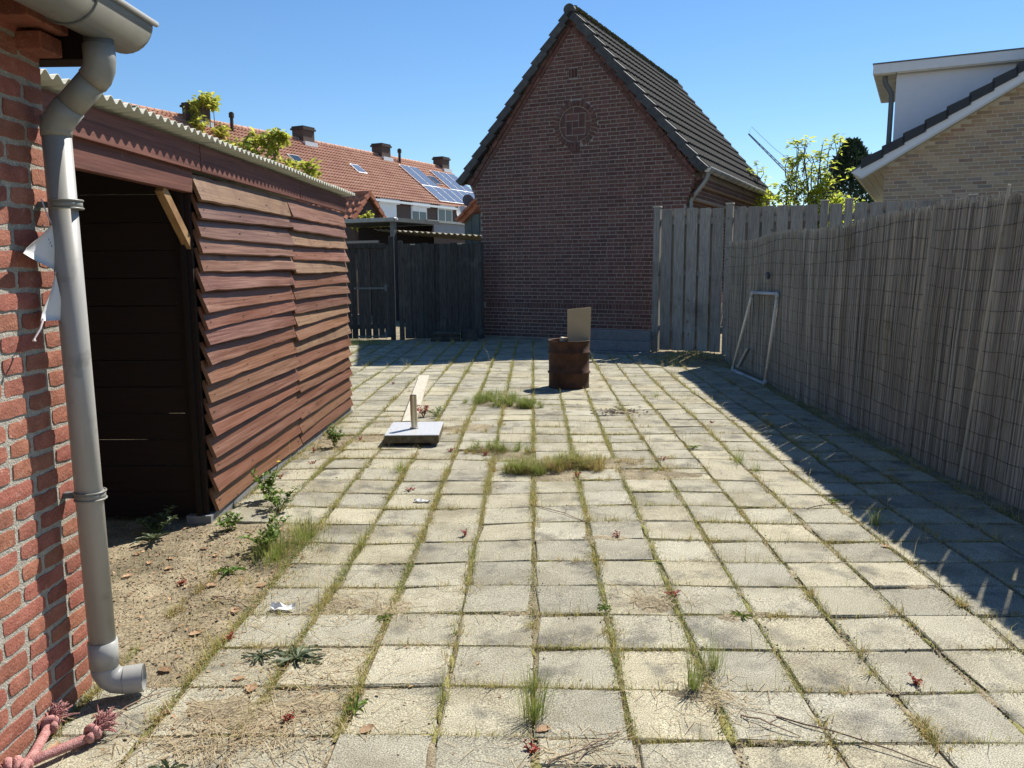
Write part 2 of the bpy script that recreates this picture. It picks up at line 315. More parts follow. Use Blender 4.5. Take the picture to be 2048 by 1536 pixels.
# ------------------------------------------------------------------ ground
P = 0.303; Y0 = 2.318
def dirt_area(x, y): return x < -1.205 and 2.64 < y < 4.38
bare = {(-1, 19), (-2, 20), (-1, 20), (0, 10), (1, 11), (-1, 12), (2, 10), (-6, 13), (-5, 14), (-6, 14)}
def cell_ok(i, j):
    x = (i + .5) * P; y = Y0 + (j + .5) * P
    if (i, j) in bare: return False
    if y < 2.62: return x > -1.5 and x < 2.85
    if dirt_area(x, y): return False
    if y < 8.1 and x < -1.79: return False
    if x > 2.78: return False
    u, w = toB(x, y)
    if u > -4.1 and w > 12.75: return False
    if w > 14.62 and u > -8.25: return False
    if x > 1.9 and y > 11.6: return False
    if y > 15.7 + .1 * (x + 3.6): return False
    return x > -4.2
def groundz(x, y):
    z = hgt(x, y); i = math.floor(x / P); j = math.floor((y - Y0) / P)
    if abs(x) < 6 and -1 < y < 17.9:
        if cell_ok(i, j): z -= .0095
        else:
            z += .006 * math.sin(9 * x + 3 * y) * math.sin(8 * y - 2 * x) + .004 * math.sin(23 * x + 5) * math.sin(19 * y) - .004
            u, w = toB(x, y)
            z += .12 * math.exp(-((x - 2.45) ** 2 / .25 + (y - 12.35) ** 2 / .4))
    return z
mb = MB(); NX, NY = 176, 250; gx0, gx1, gy0, gy1 = -6., 6., -1.6, 18.
for j in range(NY + 1):
    for i in range(NX + 1):
        x = gx0 + (gx1 - gx0) * i / NX; y = gy0 + (gy1 - gy0) * j / NY
        z = 0 if i in (0, NX) or j in (0, NY) else groundz(x, y)
        mb.v.append(Vector((x, y, z)))
for j in range(NY):
    for i in range(NX):
        a = j * (NX + 1) + i; mb.f.append((a, a + 1, a + NX + 2, a + NX + 1))
BIG = 1500
mb.add([(-BIG, -BIG, 0), (BIG, -BIG, 0), (BIG, gy0, 0), (-BIG, gy0, 0)], [(0, 1, 2, 3)])
mb.add([(-BIG, gy1, 0), (BIG, gy1, 0), (BIG, BIG, 0), (-BIG, BIG, 0)], [(0, 1, 2, 3)])
mb.add([(-BIG, gy0, 0), (gx0, gy0, 0), (gx0, gy1, 0), (-BIG, gy1, 0)], [(0, 1, 2, 3)])
mb.add([(gx1, gy0, 0), (BIG, gy0, 0), (BIG, gy1, 0), (gx1, gy1, 0)], [(0, 1, 2, 3)])
go = bpy.data.objects.new('ground', mb.mesh('ground', mat_ground, True)); place(go, (0, 0, 0), None); tag(go, 'sandy soil ground under and around the paved yard', 'ground', kind='structure')

# ------------------------------------------------------------------ paving
paving = thing('paving', (0, 5, 0), 'weathered square concrete pavers with weedy joints across the yard', 'paving', kind='structure')
paver_meshes = []
for k in range(14):
    m_ = MB()
    if k == 13:
        m_.bev(-.143, .143, -.1488, .012, -.045, -.002, .004); m_.bev(-.143, .143, .016, .1488, -.045, .001, .004)
    else: m_.bev(-.143, .143, -.1488, .1488, -.045, 0, .005)
    chip = rng.randrange(4) if k % 2 else -1; cs = ((-1, -1), (1, -1), (1, 1), (-1, 1))
    for p in m_.v:
        p.x += rng.uniform(-.003, .003); p.y += rng.uniform(-.0025, .0025); p.z += rng.uniform(-.001, .001)
        if chip >= 0 and p.x * cs[chip][0] > .12 and p.y * cs[chip][1] > .12: p.x -= cs[chip][0] * rng.uniform(.006, .02); p.y -= cs[chip][1] * rng.uniform(.006, .02); p.z -= .004 if p.z > -.01 else 0
    paver_meshes.append(m_.mesh('paver', mat_paver))
cells = [(i, j) for j in range(-5, 46) for i in range(-14, 10) if cell_ok(i, j)]
cells.sort(key=lambda c: (((c[0] + .5) * P) ** 2 + (Y0 + (c[1] + .5) * P) ** 2) + (100 if (Y0 + (c[1] + 1) * P) < 2.0 else 0))
field = MB(); cell_shift = {}
for n, (i, j) in enumerate(cells):
    x = (i + .5) * P + rng.uniform(-.006, .006) ; y = Y0 + (j + .5) * P + rng.uniform(-.0035, .0035)
    if i % 3 == 1: y += .008 * math.sin(i * 2.3)
    e = .1; sx = (hgt(x + e, y) - hgt(x - e, y)) / (2 * e); sy = (hgt(x, y + e) - hgt(x, y - e)) / (2 * e)
    rot = (math.atan(sy) + rng.gauss(0, .006), -math.atan(sx) + rng.gauss(0, .007), rng.gauss(0, .011))
    z = hgt(x, y) + rng.uniform(-.0015, .005)
    if n < 300: inst('paver', rng.choice(paver_meshes if rng.random() < .4 else paver_meshes[:13]), (x, y, z), paving, rot)
    else:
        mt = Matrix.Translation((x, y, z)) @ Euler(rot).to_matrix().to_4x4()
        field.bev(-.143, .143, -.1488, .1488, -.045, 0, .004, lambda a, b, c: mt @ Vector((a, b, c)))
build('paver_field', field, mat_paver, paving, kind='stuff')

# ------------------------------------------------------------------ brick house at the left
house = thing('brick_house', (-1.9, 2.0, 0), 'red brick house corner with grey downpipe in the left foreground', 'house')
wm = MB(); wm.box(-1.75, -1.5325, -.6, 2.612, -.05, 2.26); wm.box(-5.2, -1.751, 2.40, 2.612, -.05, 2.24)
build('wall', wm, mat_mortar, house)
def rough_brick(L, h, seed, d=.05):
    r = random.Random(seed); m_ = MB(); nx = max(3, int(L / .026)); ny = 3; vs = []
    def edge(a, b): return r.uniform(-.0028, .0028)
    for j in range(ny + 1):
        for i in range(nx + 1):
            y = -L / 2 + L * i / nx; z = -h / 2 + h * j / ny
            be = i in (0, nx) or j in (0, ny); bc = i in (0, nx) and j in (0, ny)
            if be: y += edge(0, 0) if i in (0, nx) else 0; z += edge(0, 0) if j in (0, ny) else 0
            if bc: y *= 1 - .006 / max(abs(y), .01) * r.random(); z *= 1 - .005 / max(abs(z), .01) * r.random()
            vs.append((-.0012 if be else r.uniform(-.0010, .0010), y, z))
    fs = [(j * (nx + 1) + i, j * (nx + 1) + i + 1, (j + 1) * (nx + 1) + i + 1, (j + 1) * (nx + 1) + i) for j in range(ny) for i in range(nx)]
    rim = [i for i in range(nx + 1)] + [j * (nx + 1) + nx for j in range(1, ny + 1)] + [ny * (nx + 1) + i for i in range(nx - 1, -1, -1)] + [j * (nx + 1) for j in range(ny - 1, 0, -1)]
    o = len(vs); vs += [(-d, vs[q][1], vs[q][2]) for q in rim]
    fs += [(rim[k], o + k, o + (k + 1) % len(rim), rim[(k + 1) % len(rim)]) for k in range(len(rim))]
    m_.add(vs, fs); return m_.mesh('brick', mat_brick_near)
STR = [rough_brick(.203, .0475, s) for s in range(9)]; HDR = [rough_brick(.094, .0475, 50 + s) for s in range(9)]
for c in range(36):
    z = .004 + .0625 * c + .028
    if z > 2.225: break
    y = 2.614 - (0 if c % 2 else .0); lst = []
    first = 'H' if c % 2 else 'S'; seq = [first]
    while y > 1.25:
        k = seq[-1]; Lb = .208 if k == 'S' else .098
        me = rng.choice(STR if k == 'S' else HDR)
        inst('brick', me, (-1.5285 + rng.uniform(-.0015, .0015), y - Lb / 2, z + rng.uniform(-.002, .002)), house, (rng.gauss(0, .012), 0, rng.gauss(0, .004)))
        y -= Lb + .0125
        seq.append('H' if (k == 'S' and rng.random() < .55) else 'S')
cb = MB(); cb.bev(-1.60, -1.455, 2.50, 2.613, 2.085, 2.140, .004); build('corbel_brick', cb, mat_brick_near, house)
cb = MB(); cb.bev(-1.62, -1.43, 2.40, 2.612, 2.150, 2.20, .004); build('corbel_brick', cb, mat_brick_near, house)
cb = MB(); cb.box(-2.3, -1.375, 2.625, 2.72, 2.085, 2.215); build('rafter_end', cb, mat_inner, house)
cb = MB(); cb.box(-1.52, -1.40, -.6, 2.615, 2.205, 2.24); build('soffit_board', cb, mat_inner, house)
rf = MB(); rf.hexa([(-5.3, -.6, 4.6), (-1.34, -.6, 2.245), (-1.34, 2.74, 2.245), (-5.3, 2.74, 4.6), (-5.3, -.6, 4.68), (-1.34, -.6, 2.32), (-1.34, 2.74, 2.32), (-5.3, 2.74, 4.68)])
build('roof', rf, mat_tile_red_n, house)
# half round gutter
def gutter_mesh(T, r, y0, y1, th=.004, n=14, cap=True):
    m_ = MB(); prof = []
    for k in range(n + 1):
        a = math.pi + math.pi * k / n; prof.append((math.cos(a) * r, math.sin(a) * r))
    inn = [(x * (r - th) / r, z * (r - th) / r + .0) for x, z in prof]
    poly = prof + inn[::-1]
    N = len(poly); vs = [T(p[0], y0, p[1]) for p in poly] + [T(p[0], y1, p[1]) for p in poly]
    fs = [(i, (i + 1) % N, N + (i + 1) % N, N + i) for i in range(N)]
    for i in range(n): fs.append((i, N - 1 - i, N - 2 - i, i + 1)); fs.append((N + i, N + i + 1, N + N - 2 - i, N + N - 1 - i))
    m_.add(vs, fs)
    if cap:
        m_.prism(prof, lambda a, b, d: T(a, d, b), y1 + .0005, y1 + .005)
    return m_
GX, GZ = -1.295, 2.208
TG = lambda a, b, c: Vector((GX + a, b, GZ + c))
gut = build('gutter', gutter_mesh(TG, .092, -.6, 2.69), mat_gutter, house, True)
lm = MB(); lm.tube([(GX + .094, -.6, GZ + .002), (GX + .094, 2.715, GZ + .002)], .009, 8); build('gutter_lip', lm, mat_pvc_light, gut, True)
lm = MB()
for k in range(15):
    pass
arc = [(GX + math.cos(math.pi + math.pi * k / 14) * .0945, 2.36, GZ + math.sin(math.pi + math.pi * k / 14) * .0945) for k in range(15)]
lm.tube(arc, .004, 6); build('gutter_joint', lm, mat_darkpipe, gut, True)
lm = MB(); lm.tube([(-1.305, 2.545, 2.128), (-1.305, 2.545, 2.06)], .042, 20); build('outlet', lm, mat_darkpipe, gut, True)
# downpipe
PX, PY = -1.446, 2.545
dp = MB(); dp.tube([(PX - .012, PY, 1.90), (PX, PY, .14)], .0415, 28); pipe = build('downpipe', dp, mat_pvc, house, True)
def bend(pts, rad, mat, name):
    m_ = MB(); m_.tube(pts, rad, 24); return build(name, m_, mat, pipe, True)
el = [(-1.306, PY, 2.105), (-1.306, PY, 2.06), (-1.309, PY, 2.040), (-1.320, PY, 2.016), (-1.334, PY, 2.002)]
bend(el, [.0455, .0455, .0455, .0455, .045], mat_gutter, 'elbow')
bend([(-1.332, PY, 2.004), (-1.418, PY, 1.920)], .0425, mat_gutter, 'pipe_offset')
bend([(-1.408, PY, 1.930), (-1.436, PY, 1.900), (-1.450, PY, 1.880), (PX - .012, PY, 1.860), (PX - .0115, PY, 1.84)], [.0455, .0455, .0455, .045, .0445], mat_gutter, 'elbow')
for zb in (1.636, .708):
    b_ = MB(); b_.tube([(PX, PY, zb + .012), (PX, PY, zb - .012)], .0465, 24); br = build('bracket', b_, mat_gutter, pipe, True)
    for dz in (.012, -.012):
        b_ = MB(); b_.tube([(PX + .0475 * math.cos(a), PY + .0475 * math.sin(a), zb + dz) for a in [2 * math.pi * k / 24 for k in range(25)]], .0032, 6); build('bracket_rim', b_, mat_gutter, br, True)
    b_ = MB(); b_.box(-1.535, PX - .04, PY - .012, PY + .012, zb - .009, zb + .009); build('bracket_arm', b_, mat_darkpipe, br)
bend([(PX, PY, .205), (PX, PY, .115)], [.0465, .046], mat_pvc_light, 'socket')
bend([(PX, PY, .118), (PX + .001, PY, .100), (PX + .012, PY + .004, .075), (PX + .03, PY + .009, .060), (PX + .055, PY + .014, .056), (PX + .062, PY + .016, .056)], .0445, mat_pvc_light, 'elbow')
ho = MB(); ho.tube([(PX + .058, PY + .015, .056), (PX + .115, PY + .032, .057)], .047, 24, cap=False); ho.tube([(PX + .115, PY + .032, .057), (PX + .060, PY + .016, .056)], .043, 24, cap=False)
ho.tube([(PX + .115 + .0001 * 0, PY + .032, .057), (PX + .1155, PY + .0322, .057)], [.047, .043], 24, cap=False); build('outlet_spout', ho, mat_pvc_light, pipe, True)

# pennants tied to the bracket
def pennant(name, pts, label, extra=None):
    m_ = MB(); n = 6
    a, b, c = [Vector(p) for p in pts]; vs = []; fs = []; idx = {}
    for i in range(n + 1):
        for j in range(n + 1 - i):
            s, t = i / n, j / n; p = a * (1 - s - t) + b * s + c * t
            p.x += .010 * math.sin(5 * s + 3 * t + len(name)) * (s + t); idx[i, j] = len(vs); vs.append(p)
    N = len(vs); vs2 = vs + [p + Vector((.0016, 0, 0)) for p in vs]
    for i in range(n):
        for j in range(n - i):
            fs.append((idx[i, j], idx[i + 1, j], idx[i, j + 1])); fs.append(tuple(N + q for q in (idx[i, j], idx[i, j + 1], idx[i + 1, j])))
            if j < n - i - 1: q = (idx[i + 1, j], idx[i + 1, j + 1], idx[i, j + 1]); fs.append(q); fs.append(tuple(N + k for k in reversed(q)))
    rim = [idx[i, 0] for i in range(n + 1)] + [idx[n - k, k] for k in range(1, n + 1)] + [idx[0, j] for j in range(n - 1, 0, -1)]
    fs += [(rim[k], rim[(k + 1) % len(rim)], N + rim[(k + 1) % len(rim)], N + rim[k]) for k in range(len(rim))]
    m_.add(vs2, fs); return build(name, m_, mat_flag, None, True, label, 'pennant')
f1 = pennant('pennant', [(-1.475, 2.512, 1.578), (-1.475, 2.360, 1.485), (-1.478, 2.52, 1.435)], 'wrinkled white cloth pennant hanging behind the downpipe above a smaller one')
s_ = MB(); s_.tube([(-1.49, 2.49, 1.65), (-1.482, 2.497, 1.61), (-1.476, 2.510, 1.577)], .0022, 6); build('tie_string', s_, mat_string, f1)
s_ = MB()
for k in range(7): s_.box(-1.4722, -1.4715, 2.455 + .006 * k, 2.459 + .006 * k, 1.545 - .010 * k + .02, 1.552 - .010 * k + .02)
build('ink_mark', s_, mat_darkpipe, f1)
f2 = pennant('pennant', [(-1.470, 2.494, 1.425), (-1.476, 2.418, 1.284), (-1.470, 2.515, 1.280)], 'narrow white cloth pennant with a dangling string, lower of the two on the downpipe')
s_ = MB(); s_.tube([(-1.474, 2.420, 1.290), (-1.470, 2.395, 1.262), (-1.474, 2.370, 1.236), (-1.474, 2.366, 1.228)], [.004, .003, .0025, .006], 6); build('tie_string', s_, mat_string, f2)
s_ = MB(); s_.tube([(-1.478, 2.516, 1.437), (-1.47, 2.496, 1.426)], .003, 6); build('tie_string', s_, mat_string, f2)

# pink rope dog toy
rt = thing('rope_toy', (-1.44, 2.22, 0), 'pink knotted rope dog toy lying by the brick wall', 'dog toy')
def rope(pts, r): m_ = MB(); m_.tube(pts, r, 12); return build('rope', m_, mat_rope, rt, True)
def smooth(pts, n=4):
    out = []; pts = [Vector(p) for p in pts]
    for i in range(len(pts) - 1):
        p0 = pts[max(i - 1, 0)]; p1 = pts[i]; p2 = pts[i + 1]; p3 = pts[min(i + 2, len(pts) - 1)]
        for k in range(n):
            t = k / n; out.append(.5 * ((2 * p1) + (p2 - p0) * t + (2 * p0 - 5 * p1 + 4 * p2 - p3) * t * t + (3 * p1 - p0 - 3 * p2 + p3) * t ** 3))
    return out + [pts[-1]]
def knot(c, d, rad):
    d = Vector(d).normalized(); a = d.orthogonal().normalized(); b = d.cross(a); pts = []
    for k in range(22):
        t = k / 21; ang = t * 2 * math.pi * 1.75; pts.append(Vector(c) + d * (t - .5) * .040 + (a * math.cos(ang) + b * math.sin(ang)) * rad)
    m_ = MB(); m_.tube(pts, .0125, 10); return build('knot', m_, mat_rope, rt, True)
def fray(c, d, n):
    m_ = MB(); d = Vector(d).normalized(); r = random.Random(n)
    for k in range(n):
        v = (d + Vector((r.gauss(0, .55), r.gauss(0, .55), r.gauss(.15, .5)))).normalized(); L = r.uniform(.03, .062); p = Vector(c) + Vector((r.gauss(0, .008), r.gauss(0, .008), r.gauss(0, .006)))
        w_ = Vector((r.gauss(0, .3), r.gauss(0, .3), r.gauss(-.3, .3)))
        q = [p, p + v * L * .5, p + v * L * .8 + w_ * L * .2, p + v * L + w_ * L * .5]
        for t in q: t.z = max(t.z, .006)
        m_.tube(q, [.0026, .0024, .002, .0012], 4)
    return build('fray', m_, mat_rope, rt)
rope(smooth([(-1.475, 2.115, .022), (-1.470, 2.16, .024), (-1.487, 2.23, .024), (-1.503, 2.29, .026), (-1.508, 2.318, .030)]), .0145)
knot((-1.509, 2.328, .034), (-.2, 1, .1), .016); fray((-1.512, 2.36, .038), (-.1, 1, .45), 110)
rope(smooth([(-1.470, 2.135, .022), (-1.44, 2.165, .028), (-1.40, 2.215, .026), (-1.365, 2.262, .025), (-1.358, 2.272, .028)]), .0145)
knot((-1.352, 2.283, .034), (.6, 1, .1), .016); fray((-1.340, 2.312, .038), (.3, 1, .4), 120)
knot((-1.487, 2.118, .030), (1, .4, 0), .016); knot((-1.455, 2.110, .026), (1, -.2, 0), .015); fray((-1.52, 2.10, .03), (-1, -.2, .2), 60)

# ------------------------------------------------------------------ lean-to shed
shed = thing('lean_to_shed', (-2.6, 5.4, 0), 'red-brown board shed with open bay under a corrugated roof', 'shed')
def sheet(y0, y1, dz):
    m_ = MB(); per = .076; n = int((y1 - y0) / per * 8); vs = []; fs = []
    xs = [-1.730, -2.3, -3.2, -4.35]
    for side in (0, 1):
        for i in range(n + 1):
            y = y0 + (y1 - y0) * i / n
            for x in xs:
                z = 2.128 + .05 * (x + 1.69) + .0135 * math.sin(2 * math.pi * y / per) + dz + (.003 if side else 0)
                vs.append((x + (.002 if side else 0), y, z))
    K = len(xs); N = (n + 1) * K
    for i in range(n):
        for k in range(K - 1):
            a = i * K + k; fs.append((a, a + 1, a + K + 1, a + K)); fs.append((N + a, N + a + K, N + a + K + 1, N + a + 1))
        fs.append((i * K, (i + 1) * K, N + (i + 1) * K, N + i * K))
    for k in range(K - 1): fs.append((k, N + k, N + k + 1, k + 1)); e = n * K; fs.append((e + k, e + k + 1, N + e + k + 1, N + e + k))
    m_.add(vs, fs); return build('roof_sheet', m_, mat_sheet, shed, True)
for k, (a, b) in enumerate([(2.78, 3.74), (3.66, 4.62), (4.54, 5.50), (5.42, 6.38), (6.30, 7.26), (7.18, 8.10)]): sheet(a, b, (k % 2) * .0045)
for a, b in ((2.66, 4.512), (4.522, 6.44), (6.452, 8.0)):
    m_ = MB(); m_.bev(-1.826, -1.804, a, b, 1.958, 2.098, .002); build('fascia_board', m_, mat_beam, shed)
m_ = MB(); m_.bev(-1.875, -1.829, 2.66, 4.452, 1.838, 1.962, .003); build('header_beam', m_, mat_beam, shed)
m_ = MB(); m_.bar((-1.868, 4.14, 1.838), (-1.868, 4.45, 1.55), .04, .05, (1, 0, 0)); build('brace', m_, mat_raw, shed)
for y in (4.49, 6.185, 7.95):
    m_ = MB(); m_.box(-1.95, -1.868, y - .04, y + .04, .02, 1.955); build('post', m_, mat_inner, shed)
m_ = MB(); m_.box(-1.96, -1.82, 4.40, 8.0, -.03, .052); build('plinth', m_, mat_concrete, shed)
def board(y0, y1, zb, h, mat, r):
    m_ = MB(); n = 10; t = .019; vs = []; fs = []; wob = [r.gauss(0, .0042) for _ in range(n + 1)]; tw = r.gauss(0, .012); warp = r.gauss(0, .007); dz = r.gauss(0, .005)
    for i in range(n + 1):
        s = i / n; y = y0 + (y1 - y0) * s; zz = zb + dz * (s - .5) * 2 + wob[i] * .5
        ob = -1.793 + tw * (s - .5) + warp * math.sin(math.pi * s); it = -1.838
        top = zz + h
        vs += [(ob, y, zz), (it, y, top), (it - t, y, top - .004), (ob - t, y, zz - .008)]
    for i in range(n):
        for k in range(4): fs.append((i * 4 + k, i * 4 + (k + 1) % 4, i * 4 + 4 + (k + 1) % 4, i * 4 + 4 + k))
    fs.append((3, 2, 1, 0)); fs.append(tuple(n * 4 + k for k in range(4)))
    m_.add(vs, fs); return build('siding_board', m_, mat, shed)
for pnl, (a, b) in enumerate([(4.462, 6.165), (6.172, 7.985)]):
    r = random.Random(5 + pnl)
    for k in range(18):
        zb = 1.822 - .1025 * k + r.gauss(0, .009) - (.012 if pnl else 0)
        pale = (pnl == 0 and k == 0) or (pnl == 1 and k in (2, 4, 8, 10))
        board(a + r.gauss(0, .006), b + r.gauss(0, .006), zb, .128 if k else .135, mat_siding_pale if pale else mat_siding, r)
nh = MB()
for pnl, (a, b) in enumerate([(4.462, 6.165), (6.172, 7.985)]):
    for k in range(18):
        for yy in (a + .06, a + .62, a + 1.15, b - .06):
            z_ = 1.822 - .1025 * k + .035 + rng.gauss(0, .004) - (.012 if pnl else 0); x_ = -1.793 - (z_ - (1.822 - .1025 * k)) * .35
            nh.tube([(x_ - .004, yy + rng.gauss(0, .01), z_), (x_ + .0025, yy + rng.gauss(0, .002), z_)], .0026, 6)
build('nail_heads', nh, mat_wire, shed, kind='stuff')
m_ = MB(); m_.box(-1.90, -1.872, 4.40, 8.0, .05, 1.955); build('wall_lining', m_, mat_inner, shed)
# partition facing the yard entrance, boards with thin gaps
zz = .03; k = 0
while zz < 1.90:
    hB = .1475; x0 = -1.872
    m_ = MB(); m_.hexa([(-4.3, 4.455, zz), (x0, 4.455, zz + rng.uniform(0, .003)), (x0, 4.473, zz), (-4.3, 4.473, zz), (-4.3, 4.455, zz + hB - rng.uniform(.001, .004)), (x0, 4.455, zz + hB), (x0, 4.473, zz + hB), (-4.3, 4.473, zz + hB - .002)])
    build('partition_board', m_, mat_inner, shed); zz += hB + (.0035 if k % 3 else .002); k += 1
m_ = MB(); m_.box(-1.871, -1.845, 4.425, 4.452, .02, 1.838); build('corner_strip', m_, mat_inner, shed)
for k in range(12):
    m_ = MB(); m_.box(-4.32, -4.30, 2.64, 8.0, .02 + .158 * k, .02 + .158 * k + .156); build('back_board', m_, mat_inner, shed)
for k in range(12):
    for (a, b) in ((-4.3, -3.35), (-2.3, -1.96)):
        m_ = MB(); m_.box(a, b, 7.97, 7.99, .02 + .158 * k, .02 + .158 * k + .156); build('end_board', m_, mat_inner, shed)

# ------------------------------------------------------------------ gabled brick outbuilding
GD = 14.785; UL, UR = -8.10, -3.905; UA, ZA = -6.14, 6.02; ZE = 3.06; DEP = 7.6
barn = thing('brick_outbuilding', TB(-6.0, GD + 3.8, 0), 'dark red brick gabled outbuilding with steep grey tiled roof and round emblem', 'outbuilding')
def slope_l(z): return UL - .30 + (z - ZE) / (ZA - ZE) * (UA - UL + .30)
def slope_r(z): return UR + .20 + (z - ZE) / (ZA - ZE) * (UA - UR - .20)
w_ = MB()
TW = lambda a, b, d: TB(a, d, b)
w_.prism([(UL, -.1), (UR, -.1), (UR, 2.55), (UR + .16, ZE), (UA, ZA), (UL - .25, ZE), (UL, 2.55)], TW, GD + .003, GD + .3)
w_.box(UR - .25, UR - .003, GD + .3, GD + DEP - .1, -.1, 2.6, TB); w_.box(UL + .012, UL + .25, GD + .3, GD + DEP - .1, -.1, 2.6, TB)
w_.box(UL, UR, GD + DEP - .1, GD + DEP, -.1, 2.6, TB)
w_.box(UR - .25, UR + .12, GD + .3, GD + DEP, 2.6, 2.85, TB); w_.box(UR - .25, UR + .22, GD + .3, GD + DEP, 2.85, 3.13, TB)
build('wall', w_, mat_mortar_gable, barn)
CP = .0722; bricks = []                        # (u0,u1,z0,z1)
def in_gable(u, z):
    if z < 2.5: return UL < u < UR
    if z < ZE: k = math.floor((z - 2.5) / (2 * CP)) * .055 + .03; return UL - k < u < UR + min(k, .16)
    return slope_l(z) + .08 < u < slope_r(z) - .08
c = 0; z = .02; RC = (-6.045, 4.07)
while z < 5.95:
    if abs(z - .606) < .03 and c < 20:
        u = UL + .1
        while u < UR - .02: bricks.append((u, min(u + .0575, UR), z + .001, z + .104)); u += .0665
        z += .112; c += 1; continue
    k = 0 if z < 2.5 else min(.25, math.floor((z - 2.5) / (2 * CP)) * .055 + .03)
    lo, hi = (UL - k, UR + min(k, .16)) if z < ZE else (slope_l(z), slope_r(z))
    u = (UL - 1.396) + (0.0 if c % 2 else -.174); u += rng.uniform(-.006, .006); s = 0
    while u < hi:
        Lb = (.226, .104)[s % 2]; Lb += rng.uniform(-.004, .004)
        a, b = max(u, lo), min(u + Lb, hi)
        if b - a > .03:
            m = ((a + b) / 2, z + .03)
            dzc = m[1] - RC[1]; ch = math.sqrt(max(0, .44 ** 2 - dzc * dzc))
            if ch > 0:
                if RC[0] - ch < a < RC[0] + ch: a = RC[0] + ch
                if RC[0] - ch < b < RC[0] + ch: b = RC[0] - ch
            if 4.90 < m[1] < 5.10:
                if -6.185 < a < -6.005: a = -6.005
                if -6.185 < b < -6.005: b = -6.185
            m = ((a + b) / 2, m[1])
            if b - a > .02:
                bricks.append((a, b, z, z + CP - .0135))
        u += Lb + .0125; s += 1
    z += CP; c += 1
def bk(m_, q, proud=None):
    p = rng.uniform(0, .004) if proud is None else proud
    m_.box(q[0], q[1], GD - p, GD + .05, q[2] + rng.uniform(-.001, .001), q[3] + rng.uniform(-.001, .001), TB)
def near(q):
    u = (q[0] + q[1]) / 2; z = (q[2] + q[3]) / 2; p = TB(u, GD, z)
    hid = (z < .35 and u > -5.1) or (u > -4.45 and z < 2.4)
    return (p - Vector((0, 0, H))).length - .9 * (q[1] - q[0] > .15) + (50 if hid else 0)
bricks.sort(key=near); rest = MB()
for n, q in enumerate(bricks):
    if n < 300: m_ = MB(); bk(m_, q); build('brick', m_, mat_brick_gable, barn)
    else: bk(rest, q)
# side wall courses
for cc in range(8, 41):
    z = .02 + CP * cc + .02
    off = (0, .11)[cc % 2]
    if z > 3.05: break
    ur = UR + (0 if z < 2.58 else .123 if z < 2.80 else .223)
    w0 = GD + .05 + off
    while w0 < GD + DEP - .3: rest.box(ur - .06, ur + rng.uniform(0, .003), w0, w0 + .21, z, z + CP - .013, TB); w0 += .223
build('brick_field', rest, mat_brick_gable, barn, kind='stuff')
# raked edge bands
for (a, b, sgn) in (((UL - .27, ZE), (UA, ZA + .0), 1), ((UR + .18, ZE), (UA, ZA), -1)):
    A = Vector((a[0], 0, a[1])); Bv = Vector((b[0], 0, b[1])); t = (Bv - A).normalized(); nrm = Vector((t.z * sgn, 0, -t.x * sgn)); Lr = (Bv - A).length
    for band, (o0, o1, pr) in enumerate(((.0, .066, .032), (.076, .140, .016))):
        s = .02
        while s < Lr - .12:
            L2 = .215 if band else .165
            m_ = MB(); p = [A + t * s + nrm * o0, A + t * (s + L2) + nrm * o0, A + t * (s + L2) + nrm * o1, A + t * s + nrm * o1]
            m_.prism([(v.x, v.z) for v in p], TW, GD - pr, GD + .05); build('rake_brick', m_, mat_brick_gable, barn); s += L2 + .012
# roundel
for k in range(32):
    a0 = 2 * math.pi * k / 32 - math.pi / 2; a1 = a0 + 2 * math.pi / 32 * .78
    if abs((a0 + a1) / 2 + math.pi / 2) < .28 or abs((a0 + a1) / 2 - 1.5 * math.pi) < .28: continue
    pts = [(RC[0] + r_ * math.cos(a), RC[1] + r_ * math.sin(a)) for r_, a in ((.335, a0), (.432, a0 + .012), (.432, a1 - .012 + .02), (.335, a1))]
    m_ = MB(); m_.prism(pts, TW, GD - .022, GD + .05); build('ring_brick', m_, mat_brick_gable, barn)
for k in range(3):
    x0 = RC[0] - .105 + k * .07; m_ = MB(); m_.prism([(x0 + (1 - k) * .012, RC[1] - .50), (x0 + .058 + (1 - k) * .012 , RC[1] - .50), (x0 + .058, RC[1] - .325), (x0, RC[1] - .325)], TW, GD - .022, GD + .05); build('key_brick', m_, mat_brick_gable, barn)
q = .195; t3 = .13; g_ = .007
pin = [(-q, t3 - q + .13, t3 - q + .13 + .13 - .13, q)]
rects = [(-q, q - t3 - q + .13, q - t3, q), (q - t3, q, -t3 / 2 , q), (-t3 / 2, q, -q, -q + t3), (-q, -q + t3, -q, t3 / 2), (-t3 / 2, t3 / 2, -t3 / 2, t3 / 2)]
rects = [(-q, q - t3, q - t3, q), (q - t3, q, -q + t3, q), (-q + t3, q, -q, -q + t3), (-q, -q + t3, -q, q - t3), (-q + t3, q - t3, -q + t3, q - t3)]
for a, b, c_, d_ in rects:
    m_ = MB(); m_.box(RC[0] + a + g_, RC[0] + b - g_, GD - .004, GD + .05, RC[1] + c_ + g_, RC[1] + d_ - g_, TB); build('emblem_brick', m_, mat_brick_gable, barn)
for k in range(4):
    rot = k * math.pi / 2; half = math.acos((q + g_) / .315)
    for (h0, h1) in ((-half, half * .15 - .02), (half * .15 + .02, half)):
        pts = [(.318 * math.cos(h0 + (h1 - h0) * i / 5), .315 * math.sin(h0 + (h1 - h0) * i / 5)) for i in range(6)]
        pts = pts + [(q + g_, pts[-1][1]), (q + g_, pts[0][1])]
        pts = [(x * math.cos(rot) - y * math.sin(rot), x * math.sin(rot) + y * math.cos(rot)) for x, y in pts]
        m_ = MB(); m_.prism([(RC[0] + x, RC[1] + y) for x, y in pts], TW, GD - .002, GD + .05); build('emblem_brick', m_, mat_brick_gable, barn)
